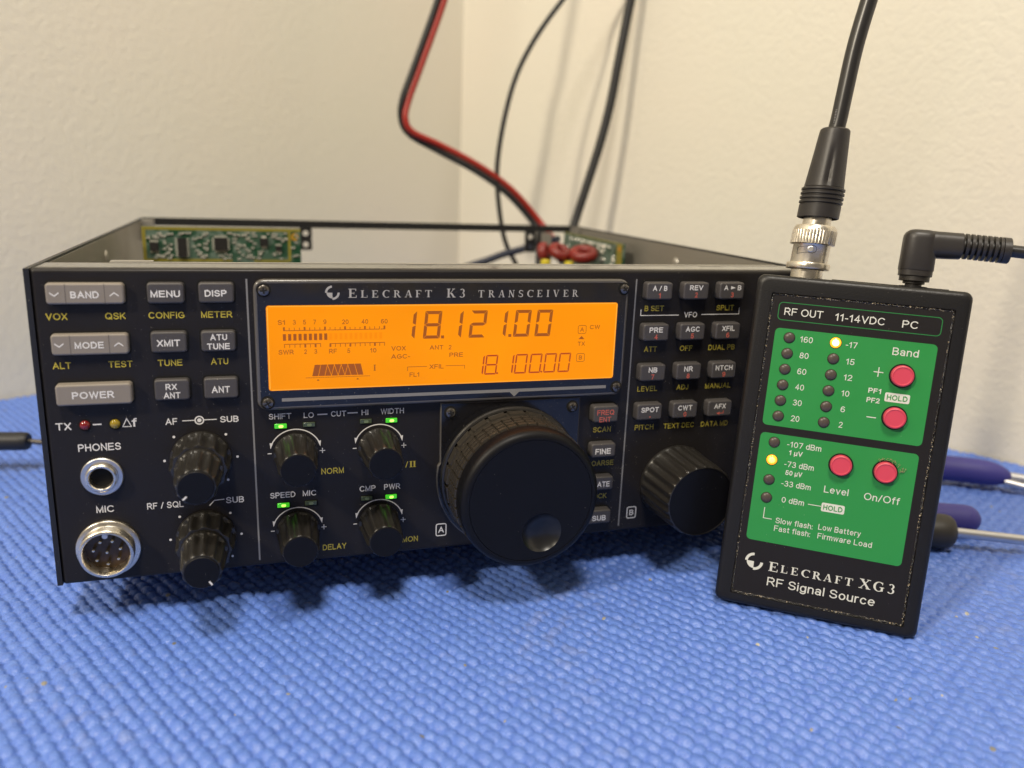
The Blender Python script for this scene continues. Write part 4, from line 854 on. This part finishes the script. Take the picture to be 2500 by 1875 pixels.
mb = MB([M_inner]); box(mb, 205, 266.4, 120, 252, 60, 61.6, M_chip); mb.build('filter_shelf', radio)

# ------------------------------------------------------------------ the hand-held signal source
# its own frame: x across, d out of the face, z up along the face
Rx = np.array([[0.8119554, 0.5751309, 0.0997638], [-0.5833374, 0.8056675, 0.1030404], [-0.0211148, -0.1418602, 0.9896615]])
Ox = np.array([246.058, -48.812, 44.021 + OZ])
Mx = Matrix.Identity(4)
for i in range(3):
    for j in range(3): Mx[i][j] = Rx[i][j]
    Mx[i][3] = Ox[i] * S
gen = tag(empty('signal_source', M=Mx), 'small black handheld test box with green label and pink buttons leaning on radio', 'signal source')
HW, HH = 33.0, 57.8
lx, lz, lw, lh = .33, -1.09, 28.15, 52.97
mb = MB([M_abs], front)
# shell: rounded box, front face open around the recessed label
L = [rrect(0, 0, 2 * HW - .6, 2 * HH - .6, 2.4, -27, 5), rrect(0, 0, 2 * HW, 2 * HH, 2.6, -26, 5), rrect(0, 0, 2 * HW, 2 * HH, 2.6, -13.2, 5), rrect(0, 0, 2 * HW - .5, 2 * HH - .5, 2.4, -13.1, 5), rrect(0, 0, 2 * HW - .5, 2 * HH - .5, 2.4, -12.7, 5), rrect(0, 0, 2 * HW, 2 * HH, 2.6, -12.6, 5)]
for k in range(6):
    a = k * pi / 2 / 5; o_ = 1.9 * (1 - math.cos(a)); L.append(rrect(0, 0, 2 * HW - 2 * o_, 2 * HH - 2 * o_, 2.6, -1.9 + 1.9 * math.sin(a), 5))
L.append(rrect(lx, lz, 2 * lw, 2 * lh, .5, 0, 5)); L.append(rrect(lx, lz, 2 * lw - .3, 2 * lh - .3, .4, -.75, 5))
loft(mb, L, M_abs, cap0=True, cap1=True)
v = [(x, -d, z) for x in (-9, 27) for d in (-21, -9) for z in (57.6, 58.35)]
mb.T = None; mb.add(v, [(0, 1, 3, 2), (4, 6, 7, 5), (0, 4, 5, 1), (2, 3, 7, 6), (0, 2, 6, 4), (1, 5, 7, 3)], M_abs); mb.T = front
shell = mb.build('case', gen)
for o_ in (): pass
mb = MB([M_lblack], front)
D0 = -.45
lp = rrect(lx, lz, 2 * lw - 1.6, 2 * lh - 1.6, .6, D0)
loft(mb, [rrect(lx, lz, 2 * lw - 1.6, 2 * lh - 1.6, .6, -.8), lp], M_lblack, smooth=False)
D1 = D0 + .05; D2 = D1 + .05
def lt(s, x0, x1, zb, h, m=M_label_white, off=.0): text(mb, s, (x0 + x1) / 2, zb, x1 - x0, h, D2, m, off, base=True)
outline(mb, .15, 45.95, 50.3, 6.15, 1.4, .26, D1, M_label_line)  # thin green outline printed round the socket names
quad(mb, [(p[0], p[2]) for p in rrect(0, 23.55, 50.1, 33.35, 1.5, 0)], D1, M_green)
quad(mb, [(p[0], p[2]) for p in rrect(-.1, -14.85, 49.9, 38.1, 1.5, 0)], D1, M_green)
lt('RF OUT', -22.95, -10.65, 44.75, 2.45); lt('11-14VDC', -6.9, 8.35, 44.6, 2.4); lt('PC', 13.65, 18.3, 44.55, 2.4)
for s, z in (('160', 36.2), ('80', 30.8), ('60', 25.4), ('40', 20.03), ('30', 14.7), ('20', 9.25)): lt(s, -16.75 if s == '160' else -16.15, -12.7 if s == '160' else -13.3, z, 2.0)
lt('-17', -2.3, 1.3, 36.15, 1.95)
for s, x0, x1, z in (('15', -1.5, 1.15, 30.6), ('12', -1.5, 1.2, 25.3), ('10', -1.45, 1.05, 19.95), ('6', -.9, .45, 14.6), ('2', -.88, .43, 9.35)): lt(s, x0, x1, z, 1.95)
lt('Band', 12.05, 19.85, 35.45, 2.45); lt('PF1', 6.65, 10.5, 22.2, 1.65, off=.03); lt('PF2', 6.55, 10.55, 19.05, 1.65, off=.03)
rect(mb, 7.35, 29.15, 10.3, 29.45, D2, M_label_white); rect(mb, 8.68, 27.75, 8.97, 29.14, D2, M_label_white); rect(mb, 8.68, 29.46, 8.97, 30.9, D2, M_label_white)
rect(mb, 7.3, 14.05, 10.25, 14.35, D2, M_label_white)
def hold(cx, cz, w_, h):
    quad(mb, [(p[0], p[2]) for p in rrect(cx, cz, w_, h, .5, 0)], D2, M_label_white); text(mb, 'HOLD', cx, cz, w_ * .83, h * .58, D2 + .05, M_green, .03)
hold(15.6, 21.55, 7.5, 3.0); hold(1.38, -18.3, 7.35, 3.0)
for s, x0, x1, z in (('-107 dBm', -16, -5, .3), ('-73 dBm', -16, -6.45, -6.6), ('-33 dBm', -16.05, -6.5, -13.4), ('0 dBm', -15.2, -7.9, -19.1)): lt(s, x0, x1, z, 1.95)
lt('1 µV', -15.1, -10.6, -2.4, 1.65, off=.03); lt('50 µV', -15.3, -9.8, -9.4, 1.65, off=.03)
lt('Level', -2.25, 5.45, -13.25, 2.3); lt('On/Off', 10.35, 21.3, -13.5, 2.4)
rect(mb, -6.6, -18.35, -2.4, -18.1, D2, M_label_white); rect(mb, -20.45, -25.7, -20.2, -21.8, D2, M_label_white); rect(mb, -20.19, -25.7, -17.5, -25.45, D2, M_label_white)
lt('Slow flash:', -16.2, -4.05, -26.65, 1.95); lt('Low Battery', -2.25, 11.2, -26.3, 1.95); lt('Fast flash:', -16.3, -4.5, -29.45, 1.95); lt('Firmware Load', -2.1, 15.1, -29.4, 1.95)
logo(mb, -21.3, -41.5, 3.05, D2, M_label_white)
its = [('E', -14.7, -42.2, 3.0, 3.3)]
for ch, x, w_ in (('L', -11.1, 2.2), ('E', -7.7, 2.2), ('C', -4.1, 2.7), ('R', -.3, 2.9), ('A', 3.1, 2.7), ('F', 6.5, 2.1), ('T', 9.8, 2.5)): its.append((ch, x, -42.35, w_, 2.65))
its += [('X', 14.9, -42.0, 3.7, 3.3), ('G', 19.2, -42.0, 3.4, 3.3), ('3', 23.0, -42.0, 2.1, 3.3)]
serif_text(mb, its, D2, M_label_white)
lt('RF Signal Source', -16.1, 18.75, -49.05, 3.0, off=.0)
mb.build('label_plate', gen)
# gritty strip of old adhesive between label and shell
mb = MB([M_glue], front); nseg = 150
def grit(x0, z0, x1, z1, w_):
    L_ = math.hypot(x1 - x0, z1 - z0); n_ = int(L_ / .45); ux, uz = (x1 - x0) / L_, (z1 - z0) / L_
    v = []; f = []
    for k in range(n_ + 1):
        t = L_ * k / n_
        for q in (-1, -.3, .3, 1):
            h_ = -.7 if abs(q) == 1 else -.35 + rng.uniform(-.22, .25); j_ = rng.uniform(-.12, .12) if abs(q) == 1 else 0
            v.append((x0 + ux * t - uz * (q * w_ + j_), h_, z0 + uz * t + ux * (q * w_ + j_)))
    for k in range(n_):
        for q in range(3): a = k * 4 + q; f.append((a, a + 4, a + 5, a + 1))
    mb.add(v, f, M_glue)
X0, X1, Z0, Z1 = lx - lw + .5, lx + lw - .5, lz - lh + .5, lz + lh - .5
grit(X0, Z0 - .1, X1, Z0 - .1, .75); grit(X1, Z0 + .5, X1, Z1 - .5, .5); grit(X1, Z1, X0, Z1, .5); grit(X0, Z1 - .5, X0, Z0 + .5, .5)
mb.build('adhesive_border', gen)
# lights
def rled(x, z, m, hot=None, r=1.75):
    mb = MB([m], front)
    ringflat(mb, x, z, r, r + .14, D2 + .02, n=32, m=M_hole)
    loft(mb, [circ(x, z, r * math.cos(a), D2 + .02 + .75 * math.sin(a), 28) for a in [k * pi / 2 / 7 for k in range(7)]], m)
    if hot: loft(mb, [circ(x, z, r * .62 * math.cos(a), D2 + .55 + .5 * math.sin(a), 24) for a in [k * pi / 2 / 5 for k in range(5)]], hot)
    o = mb.build('indicator_light', gen)
    if hot: o['label'] = 'glowing amber indicator'
    return o
for k in range(6):
    rled(-20.22, 37.27 - 5.38 * k, M_smoke); rled(-5.52, 37.3 - 5.39 * k, M_amber if k == 0 else M_smoke, M_ambhot if k == 0 else None)
for z, m, h in ((1.2, M_smoke, None), (-4.95, M_amber, M_amb2), (-11.95, M_smoke, None), (-18.3, M_smoke, None)): rled(-20.25, z, m, h)
for x, z in ((15.95, 29.0), (15.65, 15.05), (1.75, -3.1), (15.5, -3.2)):
    mb = MB([M_pink], front); r = 3.45
    mb.add(circ(x, z, r + .5, D2 + .04, 36), [tuple(range(36))], M_hole)
    loft(mb, [circ(x, z, r, D2 + .05, 48), circ(x, z, r, 1.4, 48), circ(x, z, r - .15, 1.75, 48), circ(x, z, r - .5, 1.95, 48), circ(x, z, r - .55, 1.8, 48), circ(x, z, r - .9, 1.72, 48)], M_pink)
    mb.build('push_button', gen)
# lint caught on the label by one button
mb = MB([mat('beige_lint', (.35, .30, .16), .8)], front)
for k in range(46):
    a = random.uniform(30, 125) if k < 30 else random.uniform(5, 22); rr_ = random.uniform(3.7, 4.7) if k < 30 else random.uniform(4.6, 6.0)
    x = 15.5 + rr_ * math.cos(math.radians(a)); z = -3.2 + rr_ * math.sin(math.radians(a)); q = random.uniform(0, pi); l_ = random.uniform(.3, .8)
    tube(mb, [(x, -.05, z), (x + l_ * math.cos(q) * .5, .25, z + l_ * math.sin(q) * .5), (x + l_ * math.cos(q), -.02, z + l_ * math.sin(q))], .06, n=4, sub=1, T=front)
tag(mb.build('lint', gen), kind='stuff')
# BNC socket of the box
up = lambda ax, ay, az, x1, z1: (lambda a, d, c: (ax + a + (x1 - ax) * d / (z1 - az), ay - c, az + d))
Tb = lambda a, d, c: (-17.6 + a + .055 * d, 13 - c, 57.7 + d)
lp_ = lambda prof, m, mb, n=64, T=Tb, **k: loft(mb, [circ(0, 0, r, d, n) for r, d in prof], m, T=T, **k)
mb = MB([M_chrome]); lp_([(5.2, -.2), (5.2, 3.2), (4.8, 3.3)], M_chrome, mb); mb.build('coaxial_socket', gen)
mb = MB([M_hole]); Tj = lambda a, d, c: (16.65 + a, 13 - c, 57.7 + d); lp_([(4.4, -.2), (4.4, .9), (3.0, 1.0)], M_abs, mb, T=Tj); mb.build('power_socket', gen)

# ------------------------------------------------------------------ coax cable plugged into the box
coax = tag(empty('coaxial_cable', M=Mx), 'thick black coaxial cable with nickel bayonet plug standing on the green-labelled box', 'cable', None)
mb = MB([M_chrome])
lp_([(5.7, 3.4), (7.15, 3.5), (7.25, 3.8), (7.25, 5.2), (7.1, 5.5), (6.15, 5.7), (6.15, 11.6), (6.3, 11.9), (7.3, 12.0)], M_chrome, mb, cap1=False)
kn = lambda r, d: [(((r - (.22 if i % 4 > 1 else 0)) * math.cos(2 * pi * i / 176)), d, ((r - (.22 if i % 4 > 1 else 0)) * math.sin(2 * pi * i / 176))) for i in range(176)]
loft(mb, [circ(0, 0, 7.0, 12.0, 176), kn(7.35, 12.15), kn(7.35, 16.6), circ(0, 0, 7.1, 16.7, 176), circ(0, 0, 7.05, 17.5, 176), circ(0, 0, 6.4, 18.4, 176), circ(0, 0, 4.7, 18.5, 176), circ(0, 0, 4.6, 21.2, 176)], M_chrome, T=Tb)
# bayonet slot outline and stud
cyl = lambda u, z, r=6.17: (-17.6 + r * math.sin(u / 6.2) + .055 * z, 13 - r * math.cos(u / 6.2), 57.7 + z)
def strip(pts, w_=.16):
    for (a, b), (c, d_) in zip(pts[:-1], pts[1:]): tube(mb, [cyl(a, b), cyl((a + c) / 2, (b + d_) / 2), cyl(c, d_)], w_ / 2, M_hole, n=5, sub=1)
strip([(-5.0, 10.3), (-4.9, 10.5), (-1.6, 11.0), (.4, 11.3), (1.3, 10.9), (1.7, 10.1), (1.4, 9.2), (.5, 8.7), (-.6, 8.9), (-1.6, 8.9), (-3.4, 8.6), (-5.0, 8.3), (-5.0, 10.3)])
mb2 = MB([M_chrome])
plug = mb.build('bayonet_plug', coax, angle=40)
mb = MB([M_nut]); T3 = lambda a, d, c: (-17.35 + a, 13 - 6.05 - d, 57.7 + 10.0 + c)
loft(mb, [circ(0, 0, 1.05, 0, 20), circ(0, 0, 1.05, .5, 20), circ(0, 0, .8, .6, 20)], M_nut, T=T3); mb.build('stud', plug)
mb = MB([M_boot])
prof = [(6.5, 21.0), (6.9, 21.2), (6.9, 25.3), (6.7, 25.5)]
for k in range(4): prof += [(6.65, 25.7 + 1.45 * k), (7.15, 26.0 + 1.45 * k), (7.15, 26.6 + 1.45 * k), (6.65, 26.9 + 1.45 * k)]
loft(mb, [circ(0, 0, r, d, 64) for r, d in prof], M_boot, T=Tb, cap1=False)
L = []
for k in range(15):
    t = k / 14; r = 6.55 + (4.95 - 6.55) * t; fl = .9 * max(0, (1 - t * 1.35)) ** .6 if t > .02 else 0
    L.append([(r * 1 * math.cos(a) * (1 - fl / r * max(0, math.cos(4 * a + .5)) ** 6), 31.4 + 18.6 * t, r * math.sin(a) * (1 - fl / r * max(0, math.cos(4 * a + .5)) ** 6)) for a in [2 * pi * i / 96 for i in range(96)]])
L += [circ(0, 0, 4.85, 50.6, 96), circ(0, 0, 4.4, 51.1, 96), circ(0, 0, 2.9, 51.1, 96)]
loft(mb, L, M_boot, T=Tb); mb.build('strain_relief', coax, angle=30)
mb = MB([M_cable]); tube(mb, [(-14.9, 13, 107), (-14.2, 13, 112), (-13.5, 13, 122), (-12.4, 13, 136), (-10.2, 13, 151), (-6.5, 13, 172), (-1, 13, 196), (14, 15, 260), (30, 20, 420)], 2.75, n=24, sub=6)
for k in range(9):
    z = 110.6 + k * .5; tube(mb, [(-15.9 + .02 * k, 13 - 2.55, z), (-15.4 + .02 * k, 13 - 2.78, z)], .09, M_silver, n=4, sub=1)
mb.build('cable_jacket', coax)
# ------------------------------------------------------------------ right-angle power plug
dc = tag(empty('power_cable', M=Mx), 'black right-angle power plug with ribbed sleeve and thin cord on right of test box', 'cable')
mb = MB([M_hole]); lp_([(2.6, 1.05), (2.6, 1.6), (3.4, 1.7), (3.4, 2.4), (3.2, 2.6)], M_boot, mb, T=Tj); lp_([(3.3, 2.55), (4.7, 2.6), (4.7, 4.2), (4.6, 4.3)], M_boot, mb, T=Tj)
# elbow body: rounded-square section swept round a tight corner
def sweep(path, secs, m, nn=32, pw=3.2):
    loops = []
    for i, (px, pz) in enumerate(path):
        a = path[max(i - 1, 0)]; b = path[min(i + 1, len(path) - 1)]; tx, tz = b[0] - a[0], b[1] - a[1]; l_ = math.hypot(tx, tz); tx /= l_; tz /= l_
        rw, rd_ = secs[i]; L_ = []
        for k in range(nn):
            q = 2 * pi * k / nn; c, s_ = math.cos(q), math.sin(q); g_ = (abs(c) ** pw + abs(s_) ** pw) ** (-1 / pw)
            L_.append((px + tz * rw * c * g_, 13 + rd_ * s_ * g_, pz - tx * rw * c * g_))
        loops.append(L_)
    loft(mb, loops, m, cap0=True, cap1=True, T=lambda a, b, c: (a, b, c))
path = [(16.65, 62.0), (16.65, 64), (16.6, 67), (16.6, 68.3)]; secs = [(5.1, 5.1), (5.15, 5.1), (5.1, 5.1), (5.1, 5.1)]
for k in range(1, 8):
    a = k / 8 * pi / 2; path.append((16.6 + 4.6 * (1 - math.cos(a)), 68.3 + 4.4 * math.sin(a))); secs.append((5.05 - .06 * k, 5.1 - .05 * k))
path += [(21.8, 72.72), (25, 72.75), (28.9, 72.8), (29.2, 72.8)]; secs += [(4.4, 4.6), (4.35, 4.5), (4.2, 4.4), (3.8, 4.0)]
sweep(path, secs, M_boot)
L = []
for r, z in [(5.3, 63.9), (5.35, 64.1), (5.2, 74.2)] + [(5.2 - 2.6 * (1 - math.cos(a)), 74.6 + 2.6 * math.sin(a)) for a in (.3, .7, 1.1, 1.4, pi / 2)]:
    L.append([(16.65 + r * c * g_, 13 + r * s_ * g_, z) for c, s_, g_ in [(math.cos(q), math.sin(q), (abs(math.cos(q)) ** 3.2 + abs(math.sin(q)) ** 3.2) ** (-1 / 3.2)) for q in [2 * pi * k / 40 for k in range(40)]]])
loft(mb, L, M_boot, T=lambda a, b, c: (a, b, c))
sweep([(14.5, 72.85), (16, 72.85), (22, 72.85), (28.9, 72.9), (29.3, 72.9)], [(3.2, 3.4), (4.25, 4.4), (4.25, 4.5), (4.2, 4.4), (3.9, 4.1)], M_boot, pw=3.0)
mb.build('elbow_plug', dc, angle=40)
mb = MB([M_boot]); x = 29.3
zc = lambda x: 73.0 - (x - 29.3) * .03
while x < 40:
    loft(mb, [[(x + dx, 13 + r * math.sin(2 * pi * k / 24), zc(x + dx) + r * math.cos(2 * pi * k / 24)) for k in range(24)] for dx, r in ((0, 2.6), (.72, 2.6), (.73, 4.2), (1.64, 4.15), (1.65, 2.6))], M_boot, T=lambda a, b, c: (a, b, c)); x += 1.65
loft(mb, [[(x + dx, 13 + r * math.sin(2 * pi * k / 24), zc(x + dx) + r * math.cos(2 * pi * k / 24)) for k in range(24)] for dx, r in ((0, 2.9), (.2, 4.2), (2.2, 4.2), (2.4, 4.0))], M_boot, T=lambda a, b, c: (a, b, c))
mb.build('ribbed_sleeve', dc, angle=30)
mb = MB([M_cable]); tube(mb, [(41, 13, 72.7), (48, 13, 72.4), (60, 13, 71.6), (78, 15, 70), (110, 22, 58), (140, 34, 20), (165, 46, -40)], 2.0, n=20, sub=5); mb.build('cord', dc)

# ------------------------------------------------------------------ cables behind the radio
def cable(name, label, pts, r, m, cat='cable', group=None):
    mb = MB([m]); tube(mb, [(x, y, z + OZ) for x, y, z in pts], r, n=18, sub=8)
    return tag(mb.build(name), label, cat, group)
red = tag(empty('power_lead', (180, 300, OZ)), 'flat twin power lead, one wire red and one black, falling behind the radio', 'cable')
path = [(225, 262, 620), (205, 275, 420), (190, 292, 285), (184.5, 298, 256), (182, 300, 240.2), (166.8, 300, 198.4), (159.3, 300, 178), (157.6, 300, 165.3), (163.2, 300, 156.2), (182.6, 300, 147.6), (209.9, 300, 135), (233.8, 300, 119.7), (254.6, 298, 98.5), (262, 280, 84), (262, 262, 76)]
def side(k, s):
    a = path[max(k - 1, 0)]; b = path[min(k + 1, len(path) - 1)]; tx, tz = b[0] - a[0], b[2] - a[2]; l_ = math.hypot(tx, tz)
    nx, nz = -tz / l_, tx / l_       # left-hand normal of the downward path
    w_ = 2.1 * s
    y_ = path[k][1]
    tw = math.radians([0, 0, 0, 0, 0, 0, 0, 55, 60, 20, 10, 5, 0, 0, 0][k])
    return (path[k][0] + nx * w_ * math.cos(tw) - 180, y_ - w_ * math.sin(tw) - 300, path[k][2] + nz * w_ * math.cos(tw))
for s, m in ((-1, M_cablen), (1, M_cableR)):
    pts = [side(k, s) for k in range(len(path))]
    if True:
        mb = MB([m]); tube(mb, pts, 2.08, n=16, sub=8); tag(mb.build('insulated_wire', red), 'black wire' if s < 0 else 'red wire')
cable('thin_cable', 'thin black cable curving down the corner of the room behind the radio', [(420, 60, 640), (380, 190, 420), (320, 285, 300), (283, 302, 267), (265.8, 300, 247.9), (248, 300, 223.2), (235.3, 300, 198.5), (227.8, 300, 171.2), (223.7, 300, 143.7), (223.8, 300, 124.6), (227, 300, 101.3), (231.9, 300, 83.6), (240.4, 300, 68.2), (247, 296, 50)], 1.75, M_cablen)
cable('thick_cable', 'thick matte black cable rising straight behind the right rear corner of the radio', [(380, 200, 640), (345, 265, 440), (322, 296, 300), (315.8, 300, 252.4), (309.8, 300, 213.4), (305.4, 300, 183.6), (299.1, 300, 155), (289.8, 300, 122.4), (282.1, 299, 97.2), (274, 290, 77.3), (268, 276, 62), (262, 263, 54)], 3.2, M_cablen)
cable('short_cable', 'blue-black cable seen low through the open back of the radio', [(262, 275, 90), (254.3, 290, 86.8), (242.9, 290, 82), (227.6, 290, 77.8), (214.9, 290, 73.2), (200, 292, 68), (180, 300, 58), (160, 310, 40)], 2.5, M_cableb)

# ------------------------------------------------------------------ tools on the mat
def lathe_between(name, parent, A, B, prof, m, n=32, flat=0):
    A = np.array(A, float); B = np.array(B, float); t = B - A; Ln = np.linalg.norm(t); t /= Ln
    x = np.cross([0, 0, 1], t); x /= np.linalg.norm(x); y = np.cross(t, x)
    mb = MB([m]); loops = []
    for u, r in prof:
        loops.append([tuple(A + t * u * Ln + r * (math.cos(2 * pi * k / n) * x + math.sin(2 * pi * k / n) * (1 - flat) * y)) for k in range(n)])
    loft(mb, loops, m, cap0=True, cap1=True, T=lambda a, b, c: (a, b, c))
    return mb.build(name, parent)
# pliers: two purple grips, joint and jaws running out of the frame
pl = tag(empty('pliers', (0, 0, 0)), 'pliers with two purple grips lying on the mat right of the test box', 'pliers')
def grip(pts, r0, m, z=7):
    mb = MB([m]); rf = lambda t: r0 * (min(1, (t / .05) ** .5) if t < .05 else 1) * (1 if t < .82 else max(.25, math.sqrt(max(0, 1 - ((t - .82) / .19) ** 2))))
    tube(mb, pts, r0, m, n=28, sub=10, rf=rf); return mb.build('grip', pl)
grip([(310, 76, 8), (345, 66, 8), (375, 55, 8), (392, 49.5, 8), (408, 40, 8), (421, 31.5, 7)], 6.4, M_purple)
mb = MB([M_shaft]); tube(mb, [(410, 39, 7.5), (425, 29, 7), (445, 14, 6), (470, -6, 5)], 2.3, n=12, sub=4)
tube(mb, [(417, 31, 5), (428, 20, 3.6), (440, 3, 3), (462, -26, 3)], 2.0, n=12, sub=4)
mb.build('steel_arm', pl)
grip([(275, 28, 7), (305, 15, 7), (325, 7, 7), (340, -.5, 7), (352, -6, 7), (359, -9.5, 7)], 6.2, M_purple)
mb = MB([M_shaft]); tube(mb, [(276, 27, 7), (262, 40, 7), (258, 58, 7), (268, 72, 7), (284, 80, 7.5), (312, 75.5, 8)], 3.2, n=12, sub=5); mb.build('steel_joint', pl)
sd = tag(empty('screwdriver', (0, 0, 0)), 'screwdriver with brown-black flared handle and chrome shaft on the mat', 'screwdriver')
lathe_between('handle', sd, (262, 16, 8), (337, -17.5, 7.2), [(0, 3), (.02, 5.2), (.3, 5.6), (.62, 5.3), (.74, 5.2), (.80, 5.6), (.86, 6.5), (.91, 7.1), (.95, 7.2), (.975, 6.7), (.99, 5.7), (1.0, 4.2)], M_sdh, n=32)
lathe_between('shaft', sd, (336, -17.0, 7.2), (425, -56, 3.4), [(0, 2.05), (1, 2.05)], M_shaft)
pr = tag(empty('precision_screwdriver', (0, 0, 0)), 'slim black tool handle with a thin rod, left of the radio at frame edge', 'screwdriver')
lathe_between('handle', pr, (-110, 163, 15), (-44.2, 150.5, 15.5), [(0, 3.5), (.05, 4.35), (.95, 4.35), (.985, 4.2), (1, 3.6)], M_cablen)
lathe_between('rod', pr, (-44.6, 150.6, 15.5), (6, 141, 10), [(0, 1.25), (1, 1.25)], M_screw)
